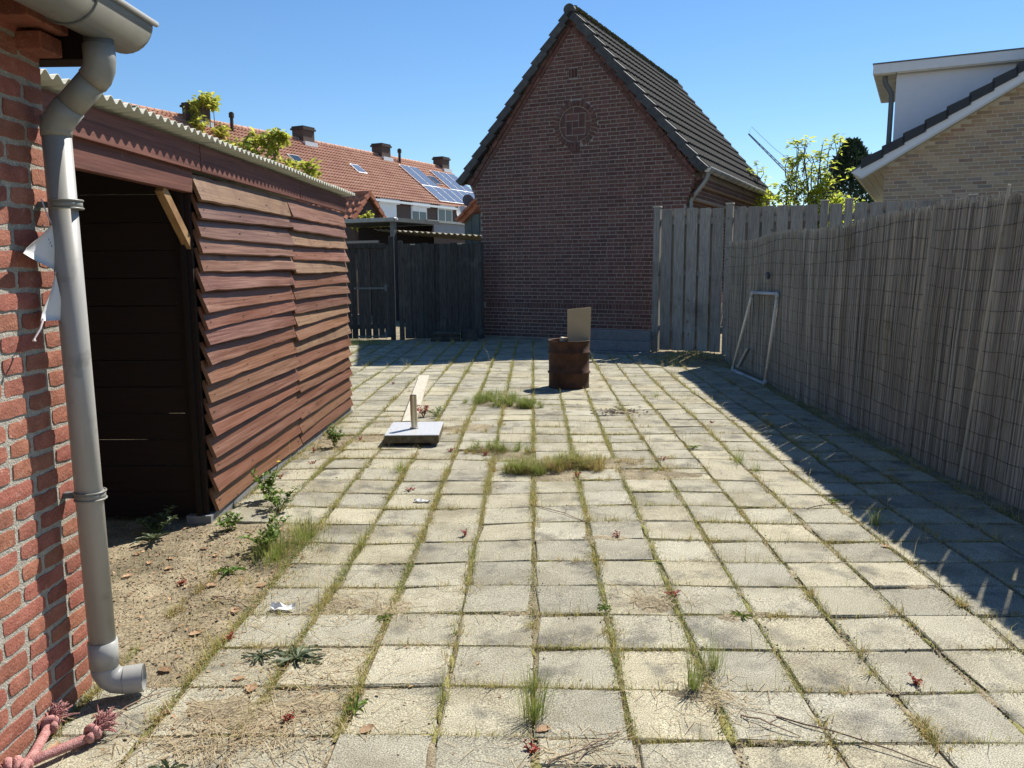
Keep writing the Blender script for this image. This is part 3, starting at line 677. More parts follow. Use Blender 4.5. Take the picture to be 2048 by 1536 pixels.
# vent of upright bricks
m_ = MB(); m_.box(-6.175, -6.015, GD - .001, GD + .0029, 4.915, 5.085, TB); build('vent_shade_plate', m_, mat_wire, barn)  # flat dark plate, its colour stands in for shade inside the slots
for k in range(2): m_ = MB(); m_.box(-6.146 + .064 * k, -6.110 + .064 * k, GD - .014, GD - .0011, 4.92, 5.08, TB); build('vent_brick', m_, mat_brick_gable, barn)
# roof: underlay slabs, tiles, verge, ridge
EL = (-8.52, 3.10); ER = (-3.60, 3.10); RG = (-6.13, 6.06)
w0, w1 = GD - .09, GD + DEP
for (e) in (EL, ER):
    m_ = MB(); m_.prism([(e[0], e[1]), (RG[0], RG[1]), (RG[0], RG[1] - .08), (e[0] + (.06 if e is EL else -.06), e[1] - .02)], TW, w0 + .05, w1); build('roof_deck', m_, mat_tile_dark, barn)
for e, sg in ((EL, 1), (ER, -1)):
    m_ = MB(); m_.prism([(e[0] + sg * .03, e[1] + .0), (RG[0], RG[1] - .03), (RG[0], RG[1] - .30), (e[0] + sg * .30, e[1] + .02)], TW, GD + .06, GD + .22); build('verge_filler', m_, mat_mortar_gable, barn)
A = Vector((ER[0], 0, ER[1])); t = Vector((RG[0] - ER[0], 0, RG[1] - ER[1])); SL = t.length; t.normalize(); nr = Vector((t.z, 0, -t.x))
NR = 13; rowL = SL / NR; TWD = .205
tm = MB(); prof = [(0, .026), (.016, .060), (.042, .076), (.068, .060), (.088, .022), (.13, .008), (.18, .012), (.212, .040)]
vs = []; Lt = rowL + .04
for (sv, lift) in ((0, .042), (Lt, .0)):
    for layer in (0, 1):
        for (pw, ph) in prof: vs.append((pw, sv, ph + lift - (.016 if layer else 0)))
N = len(prof); fs = []
for i in range(N - 1):
    fs += [(i, i + 1, 2 * N + i + 1, 2 * N + i), (i, N + i, N + i + 1, i + 1), (N + i, 3 * N + i, 3 * N + i + 1, N + i + 1)]
fs += [(0, 2 * N, 3 * N, N), (N - 1, N + N - 1, 4 * N - 1, 3 * N - 1)]
tm.add(vs, fs)
ang = math.atan2(t.z, -t.x)
rot_t = Matrix(((US, -UC * math.cos(ang), UC * math.sin(ang)), (UC, US * math.cos(ang), -US * math.sin(ang)), (0, math.sin(ang), math.cos(ang))))  # cols: along w, up slope, normal
tile_me = tm.mesh('roof_tile', mat_tile_dark); rot_e = rot_t.to_euler(); tf = MB(); cnt = 0
tl = [(i, r_) for i in range(36) for r_ in range(NR)]
for (i, r_) in tl:
    p = A + t * (r_ * rowL - .03); base = TB(p.x, w0 + .16 + i * TWD, p.z) + rot_t @ Vector((0, 0, .004))
    if cnt < 300: inst('roof_tile', tile_me, base, barn, rot_e); cnt += 1
    else: tf.add([base + rot_t @ v for v in tm.v], tm.f)
build('tile_field', tf, mat_tile_dark, barn, kind='stuff')
for e, sg in ((EL, -1), (ER, 1)):
    A2 = Vector((e[0], 0, e[1])); t2 = Vector((RG[0] - e[0], 0, RG[1] - e[1])).normalized(); n2 = Vector((abs(t2.z) * sg, 0, abs(t2.x)))
    for r_ in range(NR):
        s0 = r_ * rowL - .03; s1 = s0 + rowL + .03; lf = .045
        p = [A2 + t2 * s0 + n2 * (-.085 + lf), A2 + t2 * s1 + n2 * -.085, A2 + t2 * s1 + n2 * .055, A2 + t2 * s0 + n2 * (.055 + lf)]
        m_ = MB(); m_.prism([(v.x, v.z) for v in p], TW, w0 - .03 - .006 * (r_ % 2), w0 + .13); build('verge_tile', m_, mat_tile_verge, barn)
for k in range(20):
    m_ = MB(); a0 = w0 - .05 + k * .382; n = 8; vs = []
    for (wv, rr) in ((a0, .108), (a0 + .40, .097)):
        for i in range(n + 1):
            a = math.pi * (-.12 + 1.24 * i / n); vs.append(TB(RG[0] + rr * math.cos(a), wv, RG[1] + .045 + rr * .95 * math.sin(a)))
    N = n + 1; m_.add(vs, [(i, i + 1, N + i + 1, N + i) for i in range(n)] + [tuple(range(n, -1, -1)), tuple(range(N, 2 * N))]); build('ridge_tile', m_, mat_tile_verge, barn)
ms = MB(); r = random.Random(3)
for k in range(900):
    wv = w0 + .1 + r.random() ** 1.2 * 7; a = r.uniform(.05, 1.2); s = r.uniform(.008, .026)
    cpt = TB(RG[0] + .112 * math.cos(a), wv, RG[1] + .04 + .108 * math.sin(a)); ms.box(cpt.x - s, cpt.x + s, cpt.y - s, cpt.y + s, cpt.z - s * .6, cpt.z + s * .6)
build('moss', ms, mat_moss, barn, kind='stuff')
TGB = lambda a, b, c: TB(-3.545 + a, b, 3.135 + c)
g2 = build('gutter', gutter_mesh(TGB, .078, GD + .02, GD + DEP - .05), mat_zinc, barn, True)
m_ = MB(); m_.prism([(-3.545 + .076 * math.cos(math.pi + math.pi * k / 12), 3.133 + .076 * math.sin(math.pi + math.pi * k / 12)) for k in range(13)], TW, GD + .008, GD + .019); build('end_cap', m_, mat_zinc_bright, g2)
m_ = MB(); m_.tube([TB(-3.467, GD, 3.138), TB(-3.467, GD + DEP - .05, 3.138)], .009, 6); build('gutter_bead', m_, mat_zinc_bright, g2)
for k in range(13):
    wv = GD + .35 + k * .55; m_ = MB(); m_.tube([TB(-3.545 + .081 * math.cos(math.pi + math.pi * i / 10), wv, 3.135 + .081 * math.sin(math.pi + math.pi * i / 10)) for i in range(11)], .006, 5); build('gutter_bracket', m_, mat_darkpipe, g2)
m_ = MB(); m_.tube(smooth([TB(-3.555, GD + .14, 3.06), TB(-3.56, GD + .14, 2.98), TB(-3.62, GD + .14, 2.88), TB(-3.80, GD + .14, 2.66), TB(-3.845, GD + .14, 2.58), TB(-3.85, GD + .14, 2.48), TB(-3.85, GD + .14, 1.2), TB(-3.85, GD + .14, .02)], 5), .042, 12); build('downpipe', m_, mat_zinc, barn, True)
m_ = MB(); m_.bar(TB(-3.69, GD + .06, 3.30), TB(-3.86, GD + .06, 3.50), .09, .012); build('flashing', m_, mat_zinc_bright, barn)

# ------------------------------------------------------------------ board fence at the right back
FD = 13.24
fr_ = thing('board_fence', TB(-2.5, FD, 0), 'tall grey weathered board fence joining the brick outbuilding at the right back', 'fence')
for (u, hh) in ((-3.96, 2.36), (-2.79, 2.37), (-1.39, 2.36), (-1.05, 2.37), (.55, 2.36), (2.0, 2.36)):
    m_ = MB(); m_.bev(u - .055, u + .055, FD - .035, FD + .075, -.05, hh, .006, TB); po = build('post', m_, mat_grey_wood, fr_)
    m_ = MB(); m_.bev(u - .062, u + .062, FD - .042, FD + .082, hh + .001, hh + .022, .006, TB); build('post_cap', m_, mat_plank, po)
fr2 = random.Random(9); posts_u = (-3.96, -2.79, -1.39, -1.05, .55, 2.0)
for pa, pb_ in zip(posts_u, posts_u[1:]):
    span = pb_ - pa - .13; nb = max(1, round(span / .222)); stp = span / nb
    for q in range(nb):
        u = pa + .065 + q * stp + stp * .08; wd = stp * .82
        m_ = MB(); dz = fr2.gauss(0, .004); dd_ = fr2.gauss(0, .002); m_.bev(u, u + wd, FD - .02 + dd_, FD - .003, .03, 2.325 + dz, .003, TB); build('board', m_, mat_grey_wood, fr_)
        if q < nb - 1: m_ = MB(); m_.bev(u + wd * .62, u + stp + wd * .32, FD + .05, FD + .067, .03, 2.31, .003, TB); build('rear_board', m_, mat_grey_wood, fr_)
for zr in (.35, 1.25, 2.08):
    m_ = MB(); m_.box(-3.95, 2.0, FD + .001, FD + .048, zr, zr + .09, TB); build('rail', m_, mat_grey_wood, fr_)

# ------------------------------------------------------------------ dark fence and gate at the left back
A0 = Vector((-3.72, 15.93, 0)); A1 = Vector((-1.02, 16.30, 0)); fd = (A1 - A0).normalized(); fn_ = Vector((fd.y, -fd.x, 0))
def TF(s, d, z): return A0 + fd * s - fn_ * d + Vector((0, 0, z))
gt = thing('wooden_gate', TF(.5, 0, 0), 'dark wooden gate with strap hinge and gaps between boards at the left back', 'gate')
s = .05; fr3 = random.Random(4)
for k in range(7):
    m_ = MB(); m_.box(s, s + .112, -.01, .012, .03 + fr3.uniform(0, .02), 1.86, TF); build('board', m_, mat_dark_wood, gt); s += .112 + (.026 if k in (1, 3) else .008)
for zr in (.22, 1.70):
    m_ = MB(); m_.box(.05, .90, .0125, .05, zr, zr + .1, TF); build('rail', m_, mat_dark_wood, gt)
m_ = MB(); m_.bev(.10, .86, -.04, -.011, 1.79, 1.88, .004, TF); build('top_batten', m_, mat_dark_wood, gt)
m_ = MB(); m_.box(.22, .86, -.018, -.0105, 1.00, 1.035, TF); m_.box(.82, .86, -.022, -.0104, .96, 1.08, TF); build('hinge_strap', m_, mat_darkpipe, gt)
m_ = MB(); m_.box(.25, .86, -.018, -.0105, .06, .09, TF); m_.box(.80, .85, -.026, -.0104, .04, .16, TF); build('hinge_strap', m_, mat_darkpipe, gt)
df = thing('dark_board_fence', TF(1.8, 0, 0), 'dark vertical board fence between the gate and the brick outbuilding', 'fence')
for s_p, hp in ((-.02, 1.93), (.965, 2.02), (1.14, 1.93), (2.72, 1.9)):
    m_ = MB(); m_.bev(s_p - .05, s_p + .05, -.03, .06, -.02, hp, .005, TF); build('post', m_, mat_dark_wood, df)
s = 1.20; k = 0
while s < 2.62:
    m_ = MB(); d0 = -.012 if k % 2 else -.035; m_.box(s, s + .135, d0, d0 + .02, .02, 1.87 + fr3.gauss(0, .012), TF); build('board', m_, mat_dark_wood, df); s += .108 if k % 2 else .122; k += 1
m_ = MB(); m_.box(1.15, 2.7, .0085, .05, .35, .44, TF); m_.box(1.15, 2.7, .0085, .05, 1.55, 1.64, TF); build('rail', m_, mat_dark_wood, df)
# stack of old planks by that fence
for k in range(4):
    a = .06 * (k % 2); m_ = MB(); T0 = Vector((-1.98 + a, 15.72, 0)); 
    m_.bev(-1.98 + a, -1.42 + a * .6, 15.62 - .02 * k, 15.80, hgt(-1.8, 15.6) + .002 + .047 * k, .047 + .047 * k, .004)
    build('old_plank', m_, mat_dark_wood, None, label='short dark plank, %s of the left pile by the dark fence' % ('lowest', 'second lowest', 'second highest', 'topmost')[k], cat='plank', group='old planks piled by the fence')
for k in range(3):
    m_ = MB(); m_.bev(-1.36, -1.08, 15.66, 15.84, hgt(-1.2, 15.7) + .002 + .075 * k, .075 + .075 * k, .004)
    build('old_plank', m_, mat_dark_wood, None, label='thick dark plank, %s of the right pile beside the brick corner' % ('lowest', 'middle one', 'topmost')[k], cat='plank', group='old planks piled by the fence')

# ------------------------------------------------------------------ reed screen
FX = 2.86
rs = thing('reed_screen', (FX, 7.5, 0), 'long weathered reed screen fence along the right side of the yard', 'fence')
r = random.Random(21); sticks = []
def top_h(y): return 1.875 - .012 * (y - 4.9) + .02 * math.sin(y * 2.1) + (.0 if y < 6.12 else -.03)
def lean(y): return max(.0, .115 * (1 - (y - 4.2) / 5.5)) + .02 * math.sin(y * 1.3)
y = 3.3
while y < 12.05:
    sticks.append((y, 0)); y += r.uniform(.0065, .0125) if not any(abs(y - g) < .012 for g in (4.62, 5.05, 6.13)) else .016
y = 3.3
while y < 12.05: sticks.append((y, 1)); y += r.uniform(.006, .0095)
def stick(m_, y, layer):
    rad = (r.uniform(.0036, .0062) if r.random() > .06 else .008) if layer == 0 else r.uniform(.0075, .0095); x = FX + (.012 if layer else 0) + r.gauss(0, .0025) + .02 * math.sin(y * 1.9); ln = lean(y) + r.gauss(0, .012); h = top_h(y) + r.gauss(0, .007) - (.03 if layer else 0)
    if r.random() < .03: h -= r.uniform(.02, .12)
    b = r.gauss(0, .008)
    m_.tube([(x, y, -.01), (x + b, y - ln * h * .5 + r.gauss(0, .004), h * .5), (x, y - ln * h, h)], [rad, rad * .95, rad * .8], 5)
vis = sorted([q for q in sticks if q[1] == 0 and q[0] > 4.55], key=lambda q: q[0])[:300]; vset = set(vis); fm = MB()
for q in sticks:
    if q in vset: m_ = MB(); stick(m_, *q); build('reed', m_, mat_reed, rs)
    else: stick(fm, *q)
build('reed_field', fm, mat_reed, rs, kind='stuff')
for k in range(14):
    for (ya, yb, dz) in ((3.3, 6.11, 0), (6.15, 12.0, -.045)):
        z0 = .10 + k * .131 + dz; n = int((yb - ya) / .06); pts = []
        ph = r.uniform(0, 6)
        for i in range(n + 1):
            yy = ya + (yb - ya) * i / n; z = z0 * top_h(yy) / 1.86 + .012 * math.sin(yy * 2.2 + ph) + .004 * math.sin(yy * 17 + ph); pts.append((FX - .0085 + .02 * math.sin(yy * 1.9), yy - lean(yy) * z, z))
        m_ = MB(); m_.tube(pts, .0017, 4); build('binding_wire', m_, mat_wire, rs)
for (yb, lz) in ((5.36, .16), (6.12, .13), (8.9, .02)):
    m_ = MB(); m_.tube([(FX - .02, yb, 0), (FX - .018, yb - lz * .95, .95), (FX - .016, yb - lz * 1.9, 1.9)], [.013, .012, .010], 8); build('stake', m_, mat_reed, rs)
for y in (3.6, 5.8, 8.0, 10.2, 11.9):
    m_ = MB(); m_.box(FX + .05, FX + .11, y - .03, y + .03, -.05, 1.7); build('support_post', m_, mat_grey_wood, rs)
m_ = MB(); m_.box(FX + .052, FX + .09, 3.3, 12.0, 1.45, 1.53); m_.box(FX + .052, FX + .09, 3.3, 12.0, .5, .58); build('support_rail', m_, mat_grey_wood, rs)
m_ = MB(); m_.tube([(2.815, 9.90, 1.27), (2.80, 9.87, 1.30), (2.79, 9.85, 1.335)], [.018, .03, .02], 8)
build('black_clip', m_, mat_dish, None, True, 'small dark clip hooked on the reed screen above the pipe frame', 'clip')

# ------------------------------------------------------------------ pale brick house at the right
RD = 15.58
rh = thing('pale_brick_house', TB(2, RD + 4, 0), 'pale brick house with dark tiled roof and white dormer at the right', 'house')
m_ = MB(); slope = math.tan(R(31.2))
def rz(u): return 2.99 + (u + 1.205) * .60
m_.prism([(-.70, -.1), (6.0, -.1), (6.0, rz(6.0) - .215), (-.70, rz(-.70) - .215)], TW, RD + .003, RD + .3)
m_.box(-.70, -.45, RD + .3, RD + 7, -.1, 2.9, TB); build('wall', m_, mat_mortar_pale, rh)
bl = []; z = 1.6; c = 0
while z < 5.2:
    u = -.695 - (0, .07, .14)[c % 3]
    while u < 3.6:
        a = max(u, -.70); b = u + .206; zt = z + .049
        if b - a > .03 and zt < rz(a) - .20: bl.append((a, b, z, zt))
        u += .219
    z += .0612; c += 1
bl.sort(key=lambda q: q[0] * .3 + abs(q[2] - 3.2) + (50 if (q[2] < 2.3 or q[0] > 1.3) else 0)); rest = MB()
for n, q in enumerate(bl):
    if n < 300: m_ = MB(); m_.box(q[0], q[1], RD - rng.uniform(0, .003), RD + .05, q[2], q[3], TB); build('brick', m_, mat_brick_pale, rh)
    else: rest.box(q[0], q[1], RD, RD + .05, q[2], q[3], TB)
build('brick_field', rest, mat_brick_pale, rh, kind='stuff')
E0 = -1.19
m_ = MB(); m_.prism([(E0, rz(E0) - .0), (6, rz(6)), (6, rz(6) - .06), (E0, rz(E0) - .06)], TW, RD - .20, RD + 7.2); build('roof_deck', m_, mat_tile_black, rh)
m_ = MB(); m_.prism([(E0 - .02, rz(E0) - .03), (E0 + .16, rz(E0 + .16) - .005), (6, rz(6) - .005), (6, rz(6) - .19), (E0 + .16, rz(E0 + .16) - .22)], TW, RD - .225, RD - .201); build('bargeboard', m_, mat_white, rh)
m_ = MB(); m_.prism([(E0 + .14, rz(E0 + .14) - .205), (6, rz(6) - .205), (6, rz(6) - .235), (E0 + .14, rz(E0 + .14) - .235)], TW, RD - .24, RD - .002); build('verge_soffit', m_, mat_offwhite, rh)
L_ = .36; s = 0; uu = E0 + .13; k = 0
while uu < 5.6:
    u2 = uu + L_ * math.cos(R(31)); z1 = rz(uu); z2 = rz(u2)
    m_ = MB(); m_.prism([(uu, z1 + .045 - .10), (u2 + .03, z2 + .01 - .08), (u2 + .03, z2 + .075), (uu, z1 + .11)], TW, RD - .25, RD + .05); build('verge_tile', m_, mat_tile_black, rh); uu = u2; k += 1
for k in range(4):
    a_ = E0 + .13 + k * .09; m_ = MB(); m_.prism([(a_, rz(a_) - .215), (a_ + .084, rz(a_ + .084) - .215), (a_ + .084, rz(a_ + .084) - .20), (a_, rz(a_) - .20)], TW, RD - .195, RD + 7); build('soffit_board', m_, mat_offwhite, rh)
m_ = MB(); m_.prism([(E0 - .02, rz(E0) - .035), (E0 + .125, rz(E0 + .125) - .225), (E0 + .14, rz(E0 + .14) - .19), (E0, rz(E0) - .01)], TW, RD - .20, RD + 7); build('eave_board', m_, mat_offwhite, rh)
m_ = MB(); m_.prism([(E0 - .035, rz(E0) - .01), (E0 - .015, rz(E0) - .04), (E0 + .14, rz(E0 + .14) + .01), (E0 + .14, rz(E0 + .14) + .03)], TW, RD - .215, RD + 7); build('gutter_edge', m_, mat_darkpipe, rh)
# dormer
dd = .55; DW = RD + dd
m_ = MB(); m_.box(-.62, 3.2, DW, DW + 2.6, 3.2, 4.72, TB); dor = build('dormer', m_, mat_render, rh)
m_ = MB(); m_.bev(-.99, 3.2, DW - .16, DW + 2.75, 4.672, 4.832, .006, TB); build('dormer_roof', m_, mat_white, dor)
m_ = MB(); m_.box(-1.0, 3.2, DW - .17, DW + 2.76, 4.833, 4.852, TB); build('roof_trim', m_, mat_darkpipe, dor)
for k in range(6):
    m_ = MB(); m_.box(-.96, -.635, DW - .12 + k * .46, DW - .12 + k * .46 + .43, 4.655, 4.6715, TB); build('soffit_board', m_, mat_offwhite, dor)
m_ = MB(); m_.box(-.605, 3.2, DW - .135, DW - .005, 4.655, 4.671, TB); build('soffit_strip', m_, mat_offwhite, dor)
m_ = MB(); m_.tube(smooth([TB(-.80, DW + .05, 4.66), TB(-.80, DW + .05, 4.58), TB(-.77, DW + .05, 4.50), TB(-.70, DW + .05, 4.38), TB(-.685, DW + .05, 4.28), TB(-.685, DW + .05, 3.9), TB(-.69, DW + .05, 3.30)], 4), .042, 10); build('downpipe', m_, mat_darkpipe, dor, True)

# ------------------------------------------------------------------ terrace of houses behind
EU, EZ, RU, RZ = -26.655, 5.25, -30.40, 8.20
HL = 7.15; V0 = 22.0
def roofpt(s, v, up=0):                        # s 0..1 from eave to ridge
    n_ = Vector((RZ - EZ, EU - RU)).normalized()
    return TB(EU + .25 + (RU - EU - .25) * s + n_.x * up, v, EZ - .2 + (RZ - EZ + .2) * s + n_.y * up)
def roof_sheet(v0, v1, rows, cols):
    m_ = MB(); S = 4; vs = []; W = cols * S + 1
    for r_ in range(rows):
        for e in (0, 1):
            for i in range(W):
                ph = (i % S) / S; up = .035 * (1 - math.cos(2 * math.pi * ph)) + (.06 if e == 0 else .0)
                vs.append(roofpt((r_ + e) / rows, v0 + (v1 - v0) * i / (W - 1), up))
    fs = []
    for q in range(2 * rows - 1):
        for i in range(W - 1): fs.append((q * W + i, q * W + i + 1, (q + 1) * W + i + 1, (q + 1) * W + i))
    m_.add(vs, fs); return m_
wins = {2: [(40.19, 41.95, 0)], }
terr = []
hl = ['leftmost terraced house with a leafy creeper on its chimney', 'second terraced house from the left with orange tiles and roof window',
      'third terraced house from the left with rolled white shutter boxes', 'rightmost terraced house in view with solar panels on orange tiles']
for k in range(4):
    v0 = V0 + 7.1 * k; v1 = v0 + 7.1
    th = thing('terraced_house', TB((EU + RU) / 2, (v0 + v1) / 2, 0), hl[k], 'house', 'row of terraced houses behind the yard'); terr.append(th)
    m_ = MB(); m_.prism([(EU, -.1), (EU, EZ), (RU, RZ - .15), (2 * RU - EU, EZ), (2 * RU - EU, -.1)], TW, v0 + .003, v1 - .003); build('wall', m_, mat_brick_far, th)
    build('roof', roof_sheet(v0, v1, 17, 30), mat_tile_red, th)
    m_ = MB(); m_.prism([(2 * RU - EU - .25, EZ - .2), (RU, RZ), (RU, RZ - .1), (2 * RU - EU, EZ - .2)], TW, v0, v1); build('rear_roof', m_, mat_tile_red, th)
    for i in range(18):
        a = v0 + i * 7.1 / 18; m_ = MB(); m_.prism([(RU + .14 * math.cos(math.pi * q / 6), RZ + .0 + .13 * math.sin(math.pi * q / 6)) for q in range(7)], TW, a, a + .36); build('ridge_tile', m_, mat_tile_red, th)
    m_ = MB(); m_.box(EU + .16, EU + .32, v0, v1, EZ - .34, EZ - .22, TB); build('gutter', m_, mat_zinc_bright, th)
    vc = v0 + 6.62 - .45 + (7.1 * k + 28.62 - (v0 + 6.17)) * 0
    vc = (28.62, 35.95, 43.08, 50.16)[k] - .3
    m_ = MB(); m_.box(RU - .38, RU + .38, vc - .45, vc + .45, RZ - .6, RZ + .50, TB); ch = build('chimney', m_, mat_brick_far, th)
    m_ = MB(); m_.box(RU - .45, RU + .45, vc - .52, vc + .52, RZ + .501, RZ + .60, TB); m_.box(RU - .40, RU + .40, vc - .47, vc + .47, RZ + .601, RZ + .70, TB); build('chimney_cap', m_, mat_wire, ch)
    m_ = MB(); m_.box(RU - .1, RU + .55, vc - .5, vc + .5, RZ - .34, RZ - .12, TB); build('flashing', m_, mat_zinc_bright, ch)
    for vp in ((vc - .95,) if k == 0 else (vc + 1.25,) if k in (0, 2) else ()):
        m_ = MB(); m_.tube([TB(RU + .5, vp, RZ - .6), TB(RU + .5, vp, RZ + .55)], .085, 8); m_.tube([TB(RU + .5, vp, RZ + .3), TB(RU + .5, vp, RZ + .5)], .13, 8); build('flue_pipe', m_, mat_wire, th)
    if k == 0:
        m_ = MB(); m_.tube([TB(RU + .5, 30.0, RZ - .6), TB(RU + .5, 30.0, RZ + .55)], .085, 8); m_.tube([TB(RU + .5, 30.0, RZ + .3), TB(RU + .5, 30.0, RZ + .5)], .13, 8); build('flue_pipe', m_, mat_wire, th)
def on_roof(name, th, v0, v1, s0, s1, mat, fmat, up=.12, fr=.05, fname='frame'):
    m_ = MB(); m_.hexa([roofpt(s0, v0, up - .05), roofpt(s0, v1, up - .05), roofpt(s1, v1, up - .05), roofpt(s1, v0, up - .05), roofpt(s0, v0, up), roofpt(s0, v1, up), roofpt(s1, v1, up), roofpt(s1, v0, up)])
    o = build(name, m_, fmat, th)
    ds = fr / 4.8; m_ = MB(); m_.hexa([roofpt(a, b, c) for c in (up + .004, up + .015) for a, b in ((s0 + ds, v0 + fr), (s0 + ds, v1 - fr), (s1 - ds, v1 - fr), (s1 - ds, v0 + fr))])
    build('pane', m_, mat, o)
on_roof('roof_window', terr[1], 32.4, 33.2, .47, .60, mat_glass, mat_zinc); on_roof('roof_window', terr[2], 37.5, 38.3, .46, .62, mat_solar, mat_alu)
for i in range(6): on_roof('solar_panel', terr[2] if i < 0 else terr[3], 43.35 + i * 1.04, 43.35 + i * 1.04 + 1.02, .06, .38, mat_solar, mat_alu, .16, .035)
for i in range(2): on_roof('solar_panel', terr[3], 43.35 + i * 1.04, 43.35 + i * 1.04 + 1.02, .385, .80, mat_solar, mat_alu, .16, .035)
for i in range(3): on_roof('solar_panel', terr[3], 46.9 + i * 1.04, 46.9 + i * 1.04 + 1.02, .385, .80, mat_solar, mat_alu, .16, .035)
on_roof('roof_window', terr[3], 45.75, 46.5, .48, .66, mat_glass, mat_darkpipe)
def window(th, v0, v1, z0, z1, shut, mull=True):
    m_ = MB(); m_.box(EU - .05, EU + .05, v0, v1, z0, z1, TB); f = build('window', m_, mat_white, th)
    m_ = MB(); m_.box(EU + .05, EU + .24, v0 - .07, v1 + .07, z1, z1 + .24, TB); build('shutter_box', m_, mat_white, f)
    zt = z1 - (z1 - z0) * shut
    if shut > 0: m_ = MB(); m_.box(EU + .052, EU + .075, v0 + .06, v1 - .06, zt, z1 - .001, TB); build('shutter', m_, mat_white, f)
    if shut < 1:
        mid = (v0 + v1) / 2
        for a, b in ((v0 + .09, mid - .05), (mid + .05, v1 - .09)):
            m_ = MB(); m_.box(EU + .0505, EU + .058, a, b, z0 + .09, zt - .04, TB); build('pane', m_, mat_glass, f)
    m_ = MB(); m_.box(EU + .01, EU + .16, v0 - .06, v1 + .06, z0 - .07, z0 - .001, TB); build('sill', m_, mat_white, f)
window(terr[2], 37.0, 38.75, 3.2, 4.85, 1.0); window(terr[2], 40.25, 41.90, 3.85, 4.85, .22); window(terr[3], 43.15, 44.85, 3.75, 4.90, 0)
m_ = MB(); m_.tube([TB(EU + .24, 46.4, EZ - .3), TB(EU + .1, 46.2, 4.5), TB(EU + .1, 46.2, 3.0)], .05, 6); build('downpipe', m_, mat_offwhite, terr[3])

# ------------------------------------------------------------------ neighbours' outbuildings over the left fence
ob = thing('tiled_outbuilding', TB(-16.8, 21, 0), 'small gabled outbuilding with red pantiles and a creeper behind the dark carport', 'outbuilding')
D2 = 21.0; UAp, ZAp = -15.4, 3.62; HW = .78
def TR(a, b, d): return TB(d, D2 + a, b)
m_ = MB(); m_.prism([(-HW + .1, -.1), (HW - .1, -.1), (HW - .1, 2.9), (0, ZAp - .06), (-HW + .1, 2.9)], TR, UAp - 3, UAp - .08); build('wall', m_, mat_brick_far, ob)
for sg in (-1, 1):
    m_ = MB(); nn = 14; vs = []
    for row in range(4):
        for e in (0, 1):
            for i in range(nn * 4 + 1):
                t_ = (row + e) / 4; up = .035 * (1 - math.cos(2 * math.pi * (i % 4) / 4)) + (.06 if e == 0 else 0)
                vs.append(TB(UAp - .02 - 3.1 * i / (nn * 4), D2 + sg * HW * 1.12 * (1 - t_), ZAp + .03 - .86 * (1 - t_) + up))
    W = nn * 4 + 1; m_.add(vs, [(q * W + i, q * W + i + 1, (q + 1) * W + i + 1, (q + 1) * W + i) for q in range(7) for i in range(W - 1)]); build('roof', m_, mat_tile_red_n, ob)
    for row in range(4):
        t_ = row / 4; m_ = MB(); m_.bar(TB(UAp, D2 + sg * HW * 1.14 * (1 - t_), ZAp + .09 - .86 * (1 - t_)), TB(UAp, D2 + sg * HW * 1.14 * (1 - t_ - .25), ZAp + .05 - .86 * (1 - t_ - .25)), .07, .13); build('verge_tile', m_, mat_tile_red_n, ob)
m_ = MB(); m_.tube([TB(UAp + .03, D2, ZAp + .06), TB(UAp - 3.1, D2, ZAp + .06)], .09, 8); build('ridge_tile', m_, mat_tile_red_n, ob)
vn = MB(); r = random.Random(8)
def foliage(m_, cs, n, size, rr):
    for k in range(n):
        c_, rad = rr.choice(cs); v = Vector((rr.gauss(0, 1), rr.gauss(0, 1), rr.gauss(0, 1))); v = v.normalized() * rad * rr.random() ** .45
        d = Vector((rr.gauss(0, 1), rr.gauss(0, 1), rr.gauss(-.2, .6))); s = size * rr.uniform(.6, 1.4)
        m_.leaf(Vector(c_) + v, d, (rr.gauss(0, .6), rr.gauss(0, .6), 1), s, s * .7)
foliage(vn, [(TB(UAp + .05, D2 - .75 + .35 * i, 2.72 + .14 * math.sin(i * 2)), .18) for i in range(5)] + [(TB(UAp + .1, D2 + .85, 2.72), .28), (TB(UAp - 1.2, D2 - .95, 2.95), .25), (TB(UAp + .05, D2 - .1, 3.0), .15)], 420, .11, r)
vs_ = MB()
for i in range(5): vs_.tube([TB(UAp + .05, D2 - .7 + .35 * i, .1), TB(UAp + .06, D2 - .65 + .35 * i, 1.6), TB(UAp + .05, D2 - .6 + .33 * i, 2.75)], [.02, .015, .008], 5)
cr = build('climbing_plant', vs_, mat_bark, None, False, 'green creeper climbing the small gabled outbuilding', 'climbing plant'); build('foliage', vn, mat_vine, cr)
cp = thing('carport', TB(-13.2, 18.5, 0), 'low dark carport with grey gutter behind the wooden gate', 'carport')
D3 = 18.0
m_ = MB(); m_.box(-15.2, -12.42, D3, D3 + 2.2, 2.60, 2.70, TB); build('roof', m_, mat_darkpipe, cp)
m_ = MB(); m_.bev(-15.2, -12.36, D3 - .12, D3 - .001, 2.59, 2.70, .012, TB); build('gutter', m_, mat_zinc, cp)
m_ = MB(); m_.tube([TB(-12.36, D3 - .06, 2.655), TB(-12.30, D3 - .06, 2.66)], .03, 8); build('gutter_end', m_, mat_white, cp)
for u in (-12.52, -14.9): m_ = MB(); m_.box(u - .06, u + .06, D3, D3 + .12, -.05, 2.599, TB); build('post', m_, mat_darkpipe, cp)
m_ = MB(); m_.box(-15.2, -12.6, D3 + 2.1, D3 + 2.19, -.05, 2.59, TB); build('back_wall', m_, mat_inner, cp)
m_ = MB(); m_.box(-14.6, -12.9, D3 - .10, D3 - .02, 2.06, 2.12, TB); build('cross_rail', m_, mat_grey_wood, cp)
sr = thing('low_shed', TB(-11, 19, 0), 'low shed with old corrugated roof behind the dark board fence', 'shed')
m_ = MB(); vs = []; n = 110
